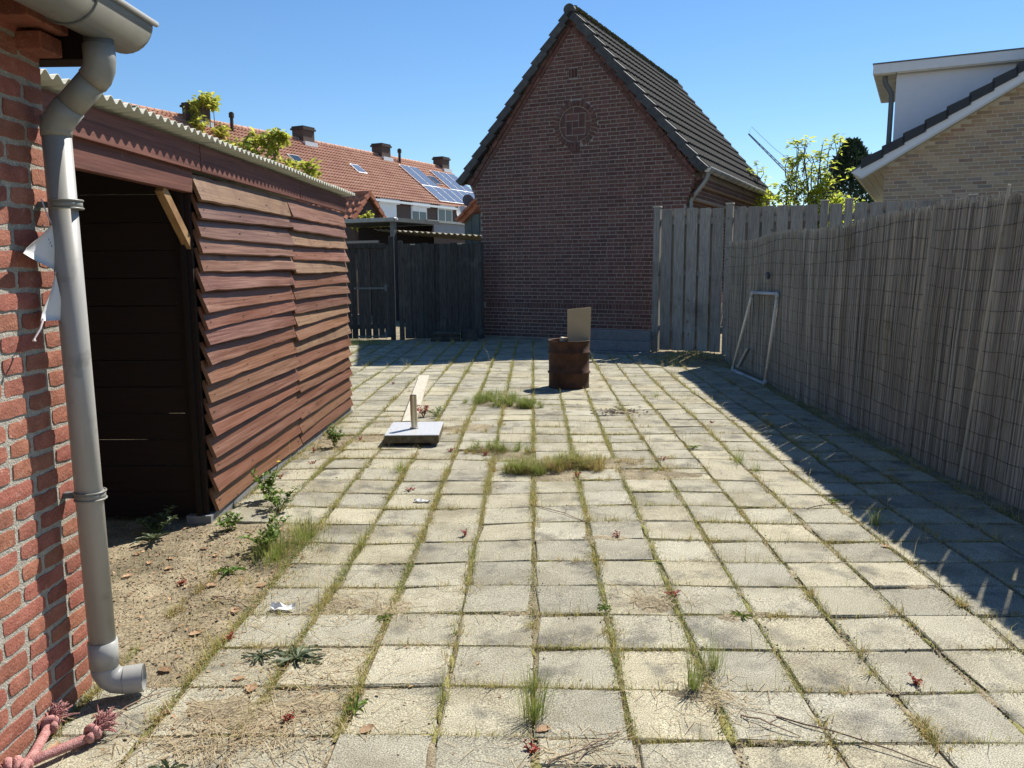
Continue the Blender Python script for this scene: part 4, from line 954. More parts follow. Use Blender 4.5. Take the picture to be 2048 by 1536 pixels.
for i in range(n + 1):
    u = -13.2 + 3.5 * i / n
    for (dw, dz) in ((-.15, 0), (2.4, -.12)): vs.append(TB(u, D3 + .3 + dw, 2.42 - .085 * (u + 13.2) * .85 + .022 * math.sin(2 * math.pi * i / 5.5) + dz))
vs += [p + Vector((0, 0, -.012)) for p in vs]; N = 2 * (n + 1)
m_.add(vs, [f for i in range(n) for f in ((2 * i, 2 * i + 2, 2 * i + 3, 2 * i + 1), (N + 2 * i, N + 2 * i + 1, N + 2 * i + 3, N + 2 * i + 2), (2 * i, N + 2 * i, N + 2 * i + 2, 2 * i + 2))]); build('roof_sheet', m_, M('mossy_sheet', [(.16, .15, .12), (.28, .26, .20)], 6, rough=.9, bump=.3, rnd=.1, stain=((.14, .13, .05), 3, .5, .7, .7)), sr)
for k in range(9):
    m_ = MB(); a = -13.1 + k * .37; m_.box(a, a + .36, D3 + .32, D3 + .36, -.05, 2.12 - .026 * k, TB); build('wall_board', m_, mat_inner, sr)
for a in (-12.25, -10.9): m_ = MB(); m_.box(a, a + .42, D3 + .27, D3 + .319, 1.86, 2.02, TB); build('vent_block', m_, mat_plank, sr)
gx = thing('grey_flat_extension', TB(-21, 33, 0), 'flat roofed grey rear extension below the terraced houses', 'extension')
m_ = MB(); m_.box(-26.5, -21.8, 34.2, 47.5, -.1, 3.05, TB); build('wall', m_, mat_brick_far, gx)
m_ = MB(); m_.box(-26.5, -21.6, 34.0, 47.7, 3.051, 3.55, TB); build('fascia', m_, mat_grey_fascia, gx)
m_ = MB(); m_.box(-26.5, -21.5, 33.9, 47.8, 3.551, 3.66, TB); build('roof_edge', m_, mat_zinc, gx)
gs = thing('green_clad_shed', TB(-10.5, 22.6, 0), 'narrow green clad shed with red roof tiles beside the brick outbuilding', 'shed')
for k in range(8): m_ = MB(); m_.box(-12.05 + .25 * k, -12.05 + .25 * k + .23, 21.0, 21.06, -.05, 2.92, TB); build('cladding_panel', m_, mat_green_metal, gs)
m_ = MB(); m_.box(-12.05, -10.05, 21.07, 23, -.05, 2.8, TB); build('wall', m_, mat_green_metal, gs)
m_ = MB(); m_.prism([(-12.18, 2.72), (-11.0, 3.75), (-11.0, 3.62), (-12.05, 2.66)], TW, 20.85, 23.2); build('roof', m_, mat_tile_red_n, gs)
for k in range(5):
    m_ = MB(); a = -12.2 + k * .24; m_.bar(TB(a, 20.80, 2.76 + k * .21), TB(a + .27, 20.80, 2.76 + k * .21 + .20), .12, .07); build('verge_tile', m_, mat_tile_red_n, gs)
def dish(name, c, rad, face, label, mat, pole):
    f = Vector(face).normalized(); a = f.orthogonal().normalized(); b = f.cross(a); m_ = MB(); vs = [Vector(c) - f * rad * .22]; fs = []; n = 20
    for q in (.4, .75, 1.0):
        for k in range(n): t_ = 2 * math.pi * k / n; vs.append(Vector(c) + (a * math.cos(t_) + b * math.sin(t_)) * rad * q - f * rad * .22 * (1 - q * q))
    for k in range(n):
        k2 = (k + 1) % n; fs.append((0, 1 + k, 1 + k2))
        for q in range(2): fs.append((1 + q * n + k, 1 + (q + 1) * n + k, 1 + (q + 1) * n + k2, 1 + q * n + k2))
    N = len(vs); vs2 = vs + [v - f * .02 for v in vs]; fs += [tuple(N + i for i in reversed(q)) for q in fs]
    m_.add(vs2, fs); t = thing(name, pole[0], label, 'satellite dish'); build('reflector', m_, mat, t, True)
    p_ = MB(); p_.tube([pole[0], pole[1]], .03, 8); build('mast', p_, mat_darkpipe, t)
    p_ = MB(); p_.tube([Vector(c) - a * rad * .5 - f * .1, Vector(c) + f * rad * .9 - a * rad * .2], .012, 6); p_.tube([Vector(c) + f * rad * .85 - a * rad * .2, Vector(c) + f * rad * 1.05 - a * rad * .2], .03, 8); build('feed_arm', p_, mat_darkpipe, t)
dish('satellite_dish', TB(-13.7, 23.9, 3.11), .33, (.55, -.6, .35), 'large pale grey satellite dish under the small dark one', mat_dish2, (TB(-13.6, 24.05, 0), TB(-13.6, 24.05, 3.1)))
dish('satellite_dish', TB(-13.1, 23.1, 3.5), .20, (.5, -.8, .2), 'small dark satellite dish on a thin mast beside the brick outbuilding', mat_dish, (TB(-13.1, 23.2, 0), TB(-13.1, 23.2, 3.45)))

# ------------------------------------------------------------------ vegetation beyond the fences
def vine(name, label, blobs, n, size, seed):
    rr = random.Random(seed); b_ = MB(); base = blobs[0][0]
    for c_, rad in blobs[:6]: b_.tube([Vector((c_[0], c_[1], 0)), Vector((c_[0] + rr.uniform(-.2, .2), c_[1], c_[2] * .6)), Vector(c_)], [.05, .035, .015], 6)
    o = build(name, b_, mat_bark, None, False, label, 'climbing plant')
    f_ = MB(); foliage(f_, blobs, n, size, rr); build('foliage', f_, mat_vine, o); return o
vine('vine', 'bright yellow-green vine rising above the shed roof edge', [((-3.5, 10.2, 2.78), .22), ((-3.75, 10.3, 2.86), .16), ((-3.3, 10.2, 2.76), .2), ((-3.2, 10.3, 2.98), .13), ((-3.62, 10.1, 2.65), .3), ((-3.0, 10.2, 2.58), .2), ((-3.42, 10.25, 2.96), .12), ((-3.08, 10.2, 3.02), .08), ((-2.75, 10.3, 2.62), .12)], 950, .085, 31)
vine('chimney_creeper', 'leafy creeper spilling over the leftmost terrace chimney', [(TB(-29.6, 28.0, 8.9), .35), (TB(-29.8, 27.6, 8.5), .35), (TB(-29.7, 28.5, 9.05), .3), (TB(-29.5, 27.6, 7.8), .4), (TB(-29.2, 28.6, 7.6), .35), (TB(-29.9, 28.9, 8.9), .25)], 520, .24, 32)

sh = thing('leafy_tree', (6.45, 20.0, 0), 'multi-stemmed young tree with sparse bright green leaves behind the right fence', 'tree')
r = random.Random(77); stems = MB(); lv = MB()
tips = []
for k in range(15):
    a = r.uniform(0, 6.28); x = 6.40 + r.gauss(0, .7); y = 20 + r.gauss(0, .35); hz = max(2.9, 3.95 - .5 * abs(x - 6.5) + r.gauss(0, .25))
    b0 = Vector((6.45 + (x - 6.45) * .35, y, 0)); pts = [b0, Vector((x * .7 + 6.45 * .3 + r.gauss(0, .08), y, hz * .4)), Vector((x + r.gauss(0, .05), y, hz * .75)), Vector((x + r.gauss(0, .12), y, hz))]
    stems.tube(smooth(pts, 3), [.022 - .0018 * i for i in range(10)], 5)
    tips.append(pts[-1]); 
    for j in range(4):
        t_ = r.uniform(.45, .95); p = pts[1].lerp(pts[3], t_); q = p + Vector((r.gauss(0, .22), r.gauss(0, .2), r.uniform(.15, .45))); stems.tube([p, (p + q) / 2 + Vector((r.gauss(0, .04), 0, .02)), q], [.012, .009, .005], 4); tips.append(q)
for (x, h) in ((6.0, 3.9), (6.42, 4.36), (6.8, 4.28), (7.2, 4.36), (6.6, 3.9)):
    pts = [Vector((6.7, 20, .3)), Vector((6.7 + (x - 6.7) * .3, 20, h * .6)), Vector((x, 20, h * .9)), Vector((x + .05, 20, h))]; stems.tube(smooth(pts, 3), [.028 - .0024 * i for i in range(10)], 5); tips.append(pts[-1])
    for j in range(5):
        p = pts[1].lerp(pts[3], r.uniform(.3, .95)); q = p + Vector((r.gauss(0, .25), r.gauss(0, .2), r.uniform(.1, .4))); stems.tube([p, (p + q) / 2, q], [.011, .008, .005], 4); tips.append(q)
for p in tips:
    for k in range(r.randint(7, 12)):
        a = r.uniform(0, 6.28); d = Vector((math.cos(a), math.sin(a), r.uniform(-.7, .35))); L = r.uniform(.10, .21)
        lv.leaf(p + Vector((r.gauss(0, .03), r.gauss(0, .03), r.gauss(-.02, .05))), d, (r.gauss(0, .3), r.gauss(0, .3), 1), L, L * .42, .18)
foliage(lv, [((5.35 + .165 * i, 20 + r.gauss(0, .3), 2.5 + .25 * math.sin(i * 1.7) + .17 * (i % 3)), .36) for i in range(15)], 1500, .12, r)
build('stems', stems, mat_bark, sh); build('crown', lv, mat_leaf, sh)
cf = thing('conifer_tree', (12.5, 33.2, 0), 'dark green conifer standing behind the sparse bright tree', 'tree')
m_ = MB(); m_.tube([(12.5, 33.2, 0), (12.5, 33.2, 3), (12.55, 33.2, 6.0)], [.16, .1, .02], 8); build('trunk', m_, mat_bark, cf)
m_ = MB(); r = random.Random(5)
for k in range(14000):
    z = .4 + 5.75 * r.random() ** .85; rad = 1.65 * min(1, (6.35 - z) / 3.6) ** .75 * (1 + .12 * math.sin(z * 5) ) ; a = r.uniform(0, 6.28); q = r.random() ** .4 * rad * (1 + .15 * math.sin(a * 5 + z * 3))
    L = r.uniform(.09, .22); m_.leaf((12.5 + q * math.cos(a), 33.2 + q * math.sin(a), z), (math.cos(a) * .7 + r.gauss(0, .3), math.sin(a) * .7 + r.gauss(0, .3), .7 + r.gauss(0, .3)), (r.gauss(0, 1), r.gauss(0, 1), r.gauss(0, 1)), L, L * .45)
build('crown', m_, mat_conifer, cf)
hd = thing('hedge', (9.5, 26, 0), 'leafy hedge filling the gap behind the bright young tree', 'hedge')
m_ = MB(); foliage(m_, [((6.8 + .5 * i, 26 + r.gauss(0, .3), 1.0 + .9 * (i % 2) + r.gauss(0, .2)), .8) for i in range(12)], 2600, .16, r); build('foliage', m_, mat_leaf, hd)
m_ = MB()
for i in range(6): m_.tube([(7 + i, 26, 0), (7 + i, 26, 1.6)], [.05, .02], 5)
build('stems', m_, mat_bark, hd)
# far tower crane
cn = thing('tower_crane', (101.2, 266.8, 0), 'thin blue crane jib far behind the roofs', 'crane')
a = Vector((68.9, 270.6, 42.5)); b = Vector((101.2, 266.8, 10.4)); t = (b - a).normalized(); sd = t.cross(Vector((0, 1, 0))).normalized(); m_ = MB(); n = 26
for (o1, o2) in ((-.7, -.5), (.7, -.5), (0, .8)): m_.tube([a + sd * o1 * .2 + Vector((0, o2 * .2, 0)), b + sd * o1 + Vector((0, o2, 0))], .13, 5)
for i in range(n):
    p = a.lerp(b, i / n); q = a.lerp(b, (i + 1) / n); f0 = .2 + .8 * i / n; m_.tube([p + sd * -.7 * f0, q + sd * .7 * f0], .07, 4)
build('jib', m_, mat_crane, cn)
m_ = MB(); m_.tube([b, Vector((b.x, b.y, 0))], .9, 6); build('mast', m_, mat_crane, cn)
m_ = MB(); m_.tube([a, a + Vector((.9, 0, 2.2)), a.lerp(b, .18) + Vector((2.0, 0, 1.4)), b + Vector((2.5, 0, 6))], .06, 4); build('stay_cable', m_, mat_crane, cn)

# ------------------------------------------------------------------ things standing in the yard
DX, DY = .427, 9.65; dz0 = hgt(DX, DY) + .001
dr = thing('oil_drum', (DX, DY, dz0), 'rusty brown cut-down oil drum standing on the sunlit pavers', 'drum')
m_ = MB(); n = 36; prof = [(0, .012), (.236, .012), (.243, 0), (.245, .012), (.240, .03), (.240, .165), (.255, .178), (.255, .188), (.240, .20), (.240, .405), (.255, .418), (.255, .428), (.240, .44), (.240, .545), (.247, .553), (.249, .560), (.245, .566), (.238, .560), (.237, .545), (.237, .03), (0, .03)]
vs = []; fs = []
for (rr, zz) in prof:
    for k in range(n):
        q = 2 * math.pi * k / n; wob = 1 + .006 * math.sin(3 * q + zz * 9); vs.append((DX + rr * wob * math.cos(q), DY + rr * wob * math.sin(q), dz0 + zz))
for i in range(len(prof) - 1):
    for k in range(n): k2 = (k + 1) % n; fs.append((i * n + k, i * n + k2, (i + 1) * n + k2, (i + 1) * n + k))
m_.add(vs, fs); build('body', m_, mat_rust, dr, True)
m_ = MB(); T = lambda x, y, z: Vector((DX + x, DY + y, dz0 + z))
m_.box(-.105, -.015, -.2425, -.2285, .205, .225, T); build('draught_slot', m_, mat_wire, dr)
m_ = MB(); m_.tube([T(-.12 + .01 * k, -.238 + .0006 * (k - 5) ** 2 * .1, .22) for k in range(14)], .005, 5); build('slot_lip', m_, mat_rust, dr)
m_ = MB(); e = [(-.10, -.10), (.185, -.03)]
def pt(s, z): return Vector((DX - .015 + .265 * s, DY - .08 + .09 * s + .05 * (z - .5), dz0 + z))
m_.hexa([pt(0, .035), pt(.93, .035), pt(.93, .035) + Vector((-.003, .010, 0)), pt(0, .035) + Vector((-.003, .010, 0)), pt(-.02, .925), pt(1.05, .945), pt(1.05, .945) + Vector((-.003, .010, 0)), pt(-.02, .925) + Vector((-.003, .010, 0))])
build('fibreboard_sheet', m_, mat_card, None, False, 'tan fibreboard panel standing upright in the rusty drum', 'board')
m_ = MB(); m_.bar((DX - .17, DY - .02, dz0 + .035), (DX - .075, DY - .10, dz0 + .60), .05, .045); build('wood_offcut', m_, mat_plank, None, False, 'short pale wood offcut leaning beside the board in the drum', 'wood')
m_ = MB(); m_.bar((DX - .12, DY - .0, dz0 + .035), (DX - .035, DY - .06, dz0 + .595), .035, .05); build('wood_offcut', m_, mat_raw, None, False, 'small brown wood offcut next to the pale one in the drum', 'wood')
# parasol base
ux0, ux1, uy0, uy1 = -1.195, -.757, 6.37, 6.93; uz = .028
pb = thing('parasol_base', ((ux0 + ux1) / 2, (uy0 + uy1) / 2, 0), 'square granite parasol base with steel tube standing on the pavers', 'parasol base')
def TU(x, y, z): c_, s_ = math.cos(.04), math.sin(.04); x -= ux0; y -= uy0; return Vector((ux0 + x * c_ - y * s_, uy0 + x * s_ + y * c_, z))
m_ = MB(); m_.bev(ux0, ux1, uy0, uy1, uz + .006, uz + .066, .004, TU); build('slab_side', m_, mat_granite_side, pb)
m_ = MB(); m_.bev(ux0, ux1, uy0, uy1, uz + .0662, uz + .074, .003, TU); build('slab_top', m_, mat_granite, pb)
for x in (ux0 + .05, ux1 - .05):
    for y in (uy0 + .06, uy1 - .06): m_ = MB(); m_.tube([TU(x, y, -.004), TU(x, y, uz + .0055)], .03, 10); build('foot', m_, mat_dish, pb)
m_ = MB(); c0 = TU(ux0 + .215, uy0 + .27, 0); m_.tube([(c0.x, c0.y, uz + .075), (c0.x - .004, c0.y, uz + .355)], .028, 20, cap=False); m_.tube([(c0.x - .004, c0.y, uz + .355), (c0.x, c0.y, uz + .075)], .0255, 20, cap=False)
m_.tube([(c0.x - .004, c0.y, uz + .3549), (c0.x - .004, c0.y, uz + .3552)], [.028, .0255], 20, cap=False); build('tube', m_, mat_steel, pb, True)
m_ = MB(); m_.tube([(c0.x, c0.y, uz + .0745), (c0.x, c0.y, uz + .082)], .036, 20); build('tube_collar', m_, mat_zinc, pb, True)
m_ = MB(); p0 = Vector((-1.14, 7.33, .021 + hgt(-1.14, 7.4))); p1 = Vector((-1.41, 10.42, .021 + hgt(-1.4, 10.3))); m_.bar(p0, p1, .128, .028); build('plank', m_, mat_plank, None, False, 'long bleached plank lying on the pavers behind the parasol base', 'plank')
# concrete slabs by the outbuilding
for k in range(2):
    m_ = MB(); lean_ = .03 * k; m_.bev(-5.06, -3.985, 13.03 + lean_, 13.085 + lean_, -.002 + .178 * k, .174 + .178 * k, .008, TB)
    build('concrete_slab', m_, mat_concrete, None, False, ('lower', 'upper')[k] + ' long grey concrete slab stood on edge against the outbuilding', 'slab', 'concrete slabs stood on edge')
m_ = MB(); m_.bev(-4.98, -3.3, 12.62, 12.68, hgt(1.5, 13) - .005, .035, .006, TB); build('edging_strip', m_, mat_concrete, None, False, 'thin concrete edging strip lying in front of the grey slabs', 'edging')
# conduit frame
pf = thing('pipe_frame', (2.75, 10.4, 0), 'slim plastic pipe frame leaning against the reed screen', 'frame')
a0 = Vector((2.70, 11.03, .02)); b0 = Vector((2.762, 9.69, .02)); a1 = Vector((2.815, 10.58, 1.085)); b1 = Vector((2.83, 9.53, 1.10))
a1 = Vector((2.80, 10.52, 1.08)); b1 = Vector((2.80, 9.45, 1.10))
for (p, q, mt, nm) in ((a0, a1, mat_pvcframe, 'side_pipe'), (b0, b1, mat_pvcframe, 'side_pipe'), (a1, b1, mat_pvcfit, 'top_pipe')):
    m_ = MB(); m_.tube([p, q], .0195, 10); build(nm, m_, mt, pf, True)
mid = a0.lerp(b0, .42)
for (p, q) in ((a0, mid - (b0 - a0).normalized() * .02), (mid + (b0 - a0).normalized() * .02, b0)): m_ = MB(); m_.tube([p, q], .0215, 10); build('bottom_pipe', m_, mat_pvcfit, pf, True)
m_ = MB(); m_.tube([a0.lerp(b0, .40), a0.lerp(b0, .44)], .012, 8); build('coupling', m_, mat_dish, pf, True)
for c_, d1, d2 in ((a0, a1, b0), (b0, b1, a0), (a1, a0, b1), (b1, b0, a1)):
    m_ = MB(); m_.tube([c_ + (d1 - c_).normalized() * .06, c_, c_ + (d2 - c_).normalized() * .06], .0245, 10); build('corner_fitting', m_, mat_pvcfit, pf, True)
for t_ in (.13, .80):
    for (p, q) in ((a1, a0), (b1, b0)):
        m_ = MB(); m_.tube([p.lerp(q, t_), p.lerp(q, t_ + .02)], .020, 10); build('pipe_socket', m_, mat_pvcframe, pf, True)
m_ = MB(); m_.bar((2.70, 10.70, .10), (2.80, 10.62, .36), .10, .025); build('wood_block', m_, mat_plank, None, False, 'small wood board leaning behind the pipe frame', 'wood')

# ------------------------------------------------------------------ weeds, grass and litter
r = random.Random(101)
def patch(x, y): return .5 + .5 * math.sin(2.1 * x + 1.3 * y + 1.7 * math.sin(.9 * y)) * math.cos(1.7 * y - 1.1 * x + .8)
jm = MB(); cl = MB(); cellset = set(cells)
def paved(i, j): return (i, j) in cellset
for j in range(0, 44):
    for i in range(-13, 10):
        y0 = Y0 + j * P; x0 = i * P; near_ = y0 < 7.5; far = y0 > 11
        if y0 < 1.9: continue
        if not (paved(i, j) or paved(i - 1, j) or paved(i, j - 1)): continue
        # column joint at x0
        cw = {-6: .9, -5: .9, -4: 1.0, -3: 1.3, -2: 1.35, -1: 1.1, 0: .8, 1: 1.2, 2: .9, 3: .5, 4: .35, 5: .42, 6: .45, 7: .35, 8: .35}.get(i, .8)
        n = int((900 if near_ else 420 if not far else 170) * cw * P * (.12 + 1.2 * patch(x0, y0)) * (.4 + 1.5 * r.random() ** 1.5))
        for k in range(n):
            x = x0 + r.gauss(0, .0115); y = y0 + r.random() * P; hh = abs(r.gauss(.014, .014)) * (.5 + 1.1 * patch(x0 * 3, y * 2.2)) + .004; 
            if r.random() < .05: hh *= r.uniform(2, 4)
            if far: hh *= 1.8
            a = r.uniform(0, 6.28); jm.blade((x, y, hgt(x, y) - .012), hh + .009, r.uniform(.0015, .0032) * (1.0 if near_ else 1.7), math.cos(a), math.sin(a), r.uniform(.1, 1.1))
        n = int((480 if near_ else 160) * cw * P * patch(x0 + 5, y0 + 2) ** 1.5 * 1.9)
        for k in range(n):
            x = x0 + r.gauss(0, .013); y = y0 + r.random() * P; a = r.uniform(0, 6.28); L = r.uniform(.004, .0105) * (1 if near_ else 1.6)
            cl.leaf((x, y, hgt(x, y) + r.uniform(-.004, .010)), (math.cos(a), math.sin(a), r.uniform(-.1, .7)), (0, 0, 1), L, L * .6)
        # row joint at y0
        n = int((620 if near_ else 240) * P * (.10 + 1.7 * patch(x0 + 3, y0 * 1.3) ** 2) * (.3 + 1.9 * r.random() ** 1.5))
        for k in range(n):
            x = x0 + r.random() * P; y = y0 + r.gauss(0, .006); hh = abs(r.gauss(.011, .012)) + .004; a = r.uniform(0, 6.28)
            if r.random() < .06: hh *= r.uniform(2, 4)
            jm.blade((x, y, hgt(x, y) - .012), hh + .009, r.uniform(.0014, .0028), math.cos(a), math.sin(a), r.uniform(.1, 1.0))
build('joint_grass', jm, mat_joint, None, False, 'short dry grass sprouting along the paver joints', 'grass', kind='stuff')
build('joint_weeds', cl, mat_weed, None, False, 'tiny leafy weeds creeping along the paver joints', 'weeds', kind='stuff')
# grass patches where pavers are overgrown
gp = MB(); gd = MB()
def spread(m_, cx, cy, rx, ry, n, h0, h1, lean_=.7):
    for k in range(n):
        a = r.uniform(0, 6.28); q = r.random() ** .6; x = cx + rx * q * math.cos(a); y = cy + ry * q * math.sin(a); b = r.uniform(0, 6.28); h = r.uniform(h0, h1) * (1.1 - .6 * q)
        m_.blade((x, y, hgt(x, y) - .006), h, r.uniform(.0016, .0032), math.cos(b), math.sin(b), r.uniform(.1, lean_))
def clumps(m_, cx, cy, rx, ry, nc, nb, h):
    for c_ in range(nc):
        x0, y0 = cx + r.gauss(0, rx), cy + r.gauss(0, ry); hc = h * r.uniform(.5, 1.1)
        for k in range(nb):
            a = r.uniform(0, 6.28); q = abs(r.gauss(0, .018)); x, y = x0 + q * math.cos(a), y0 + q * math.sin(a); b = a + r.gauss(0, .7)
            m_.blade((x, y, hgt(x, y) - .006), hc * r.uniform(.4, 1.15), r.uniform(.0016, .0032), math.cos(b), math.sin(b), r.uniform(.1, 1.3))
clumps(gp, -.50, 8.70, .08, .13, 16, 75, .14); clumps(gp, -.24, 8.42, .13, .10, 26, 75, .15); clumps(gp, -.03, 8.22, .07, .06, 13, 75, .13); clumps(gp, -.15, 8.3, .25, .12, 10, 25, .06)
clumps(gp, -.06, 5.62, .07, .05, 13, 80, .15); clumps(gp, .27, 5.78, .08, .06, 15, 80, .15); clumps(gp, -.28, 6.25, .11, .05, 12, 70, .12)
clumps(gd, -.30, 6.2, .13, .06, 12, 50, .08); clumps(gd, -.02, 5.66, .13, .06, 26, 70, .11); clumps(gd, .28, 5.72, .15, .06, 32, 70, .12); clumps(gd, .58, 5.85, .14, .07, 10, 40, .07); clumps(gd, -.62, 7.1, .18, .18, 14, 35, .06); clumps(gd, .1, 5.95, .3, .08, 12, 35, .05); clumps(gd, .8, 5.7, .2, .12, 9, 30, .06)
for k in range(170):
    i = r.randint(-5, 8); yy = Y0 + r.random() ** 1.2 * 9.5
    if r.random() < .6: clumps(gd, i * P, yy, .012, .08, 4, 22, .05)
    else: clumps(gd, i * P + r.uniform(0, P), Y0 + round((yy - Y0) / P) * P, .08, .006, 4, 20, .04)
build('grass_patch', gp, mat_tuft, None, False, 'green grass patch over sunken pavers between drum and parasol base', 'grass', kind='stuff')
build('dry_grass_patch', gd, mat_tuft_dry, None, False, 'yellowing grass patches across the middle of the yard', 'grass', kind='stuff')
g3 = MB()
for k in range(10): spread(g3, -3.35 + r.uniform(-.35, .45), 15.2 + r.uniform(-.4, .5), .35, .25, 150, .05, .2)
for k in range(8): spread(g3, 2.05 + r.uniform(-.3, .5), 11.75 + r.uniform(-.25, .7), .3, .25, 130, .05, .22)
for k in range(26): spread(g3, 2.78 + r.uniform(-.06, .05), r.uniform(3.6, 11.4), .1, .25, 35, .02, .09)
build('fence_grass', g3, mat_tuft, None, False, 'longer green grass at the foot of the gate and the reed screen', 'grass', kind='stuff')
s3 = MB()
def straw(cx, cy, rx, ry, n):
    for k in range(n):
        x = cx + r.gauss(0, rx); y = cy + r.gauss(0, ry); a = r.uniform(0, 6.28); L = r.uniform(.02, .09); z = hgt(x, y) + r.uniform(.002, .012); d = Vector((math.cos(a), math.sin(a), r.uniform(-.05, .12)))
        p = Vector((x, y, z)); q = p + d * L; sdv = Vector((-math.sin(a), math.cos(a), 0)) * .0011; s3.add([p - sdv, p + sdv, q + sdv, q - sdv], [(0, 1, 2, 3)])
straw(-1.0, 2.3, .16, .12, 700); straw(-.75, 2.42, .12, .12, 350); straw(-.85, 2.75, .2, .15, 300); straw(-1.4, 3.3, .3, .4, 500); straw(.6, 2.55, .12, .08, 160); straw(.1, 2.25, .12, .06, 160); straw(-.75, 3.3, .2, .12, 260); straw(2.6, 4.9, .2, .4, 200); straw(.6, 5.75, .3, .15, 260); straw(.85, 7.95, .15, .15, 160); straw(-1.55, 6.6, .2, .35, 250); straw(.55, 3.4, .15, .1, 140)
build('straw_litter', s3, mat_straw, None, False, 'scattered dry straw lying over pavers and soil', 'straw', kind='stuff')
db = MB()
for k in range(19000):
    q = r.random()
    if k > 7000:
        i = r.randint(-6, 9); y = 2.0 + 8.5 * r.random() ** 1.6; x = i * P + r.gauss(0, .016); 
        if r.random() < .35: x = r.uniform(-1.8, 2.7); y = Y0 + round((y - Y0) / P) * P + r.gauss(0, .012)
        if patch(x * .8 + 2, y * .9) < .3 * r.random() or (x < -1.5 and y < 2.66): continue
        if x < -1.79: continue
    elif q < .62: x, y = r.uniform(-2.3, -1.15), r.uniform(2.62, 4.4)
    elif q < .8: x, y = r.gauss(-1.55, .22), r.gauss(6.5, .4)
    elif q < .9: x, y = r.gauss(.85, .14), r.gauss(7.95, .14)
    else: x, y = r.uniform(2.5, 2.83), r.uniform(3.6, 11.5)
    if x < -1.52 and y < 2.66: continue
    s = r.uniform(.002, .007) * (1.6 if r.random() < .1 else 1); a = r.uniform(0, 3); z = groundz(x, y) if k <= 7000 else hgt(x, y) + .001
    if k > 7000: s *= .75
    c_, s_ = math.cos(a) * s, math.sin(a) * s
    db.add([(x - c_, y - s_, z - .002), (x + s_, y - c_, z - .002), (x + c_, y + s_, z - .002), (x - s_, y + c_, z - .002), (x + r.gauss(0, .001), y, z + s * r.uniform(.5, 1.1))], [(0, 1, 4), (1, 2, 4), (2, 3, 4), (3, 0, 4)])
build('soil_crumbs', db, M('soil_crumb', [(.13, .10, .065), (.30, .24, .16)], 20, rough=.95, bump=0, rnd=.5), None, False, 'small crumbs of soil and grit on the bare ground', 'grit', kind='stuff')

sp = MB()
def soilblob(cx, cy, rx, ry, hmax, sp=sp):
    n = 14; ph = r.uniform(0, 6); rad = [1 + .25 * math.sin(2 * 6.283 * i / n + ph) + r.gauss(0, .16) for i in range(n)]; vs = [(cx, cy, hgt(cx, cy) + hmax)]
    for q, hz in ((.55, .8), (1.0, -.25)):
        for i in range(n):
            a = 6.283 * i / n; x = cx + rx * q * rad[i] * math.cos(a); y = cy + ry * q * rad[i] * math.sin(a); vs.append((x, y, hgt(x, y) + hmax * hz + (r.gauss(0, .0012) if q < 1 else -.002)))
    fs = [(0, 1 + i, 1 + (i + 1) % n) for i in range(n)] + [(1 + i, 1 + n + i, 1 + n + (i + 1) % n, 1 + (i + 1) % n) for i in range(n)]
    sp.add(vs, fs)
for (cx, cy, rx, ry) in ((-.25, 6.2, .24, .13), (.0, 5.68, .3, .14), (.34, 5.78, .3, .15), (.66, 5.82, .24, .16), (-.3, 8.45, .36, .22), (-.6, 7.1, .26, .28), (.86, 7.95, .2, .16), (-.85, 3.3, .16, .10), (-.62, 3.28, .13, .08), (.5, 3.35, .12, .07), (.85, 3.22, .16, .05), (-.95, 2.45, .2, .14), (-.72, 2.5, .1, .1), (.58, 2.6, .13, .06), (.4, 4.15, .14, .06), (1.0, 5.5, .18, .10)): soilblob(cx, cy, rx, ry, .008)
for k in range(150):
    i = r.randint(-6, 8); yy = 2.1 + 8 * r.random() ** 1.4
    if r.random() < .6: soilblob(i * P, yy, r.uniform(.012, .035), r.uniform(.03, .12), .004)
    else: soilblob(i * P + r.uniform(0, P), Y0 + round((yy - Y0) / P) * P, r.uniform(.03, .12), r.uniform(.008, .022), .004)
jmoss = MB()
for k in range(420):
    i = r.randint(-6, 8); yy = 2.1 + 8.5 * r.random() ** 1.3
    if dirt_area(i * P - .05, yy) or (i < -4 and yy < 2.75) or (i > 2 and r.random() < .6): continue
    if r.random() < .62: soilblob(i * P + r.gauss(0, .003), yy, r.uniform(.006, .016), r.uniform(.03, .11), .004, jmoss)
    else: soilblob(i * P + r.uniform(0, P), Y0 + round((yy - Y0) / P) * P, r.uniform(.03, .10), r.uniform(.004, .010), .004, jmoss)
build('joint_moss', jmoss, M('olive_moss', [(.12, .115, .04), (.20, .19, .065), (.28, .245, .10)], 60, rough=.95, bump=.9, bscale=250, rnd=.3), None, True, 'low olive moss in the paver joints', 'moss', kind='stuff')
build('soil_patches', sp, mat_ground, None, True, 'washed-in soil lying over paver edges and joints', 'soil', kind='stuff')
ll = MB()
for k in range(1500):
    q = r.random()
    x, y = (r.uniform(-2.2, -1.15), 2.66 + 1.7 * r.random() ** .7) if q < .6 else (r.gauss(-1.6, .2), r.gauss(6.3, .6)) if q < .75 else (r.gauss(-.9, .3), r.gauss(2.5, .25)) if q < .9 else (r.gauss(.2, .5), r.gauss(5.7, .25))
    if x < -1.5 and y < 2.68: continue
    a = r.uniform(0, 6.28); L = r.uniform(.008, .026); ll.leaf((x, y, max(groundz(x, y), hgt(x, y)) + .002), (math.cos(a), math.sin(a), r.uniform(-.05, .35)), (r.gauss(0, .3), r.gauss(0, .3), 1), L, L * .6, .15)
build('leaf_litter', ll, mat_deadleaf, None, False, 'small dry leaf fragments littering soil and pavers', 'leaf litter', kind='stuff')
ge = MB()
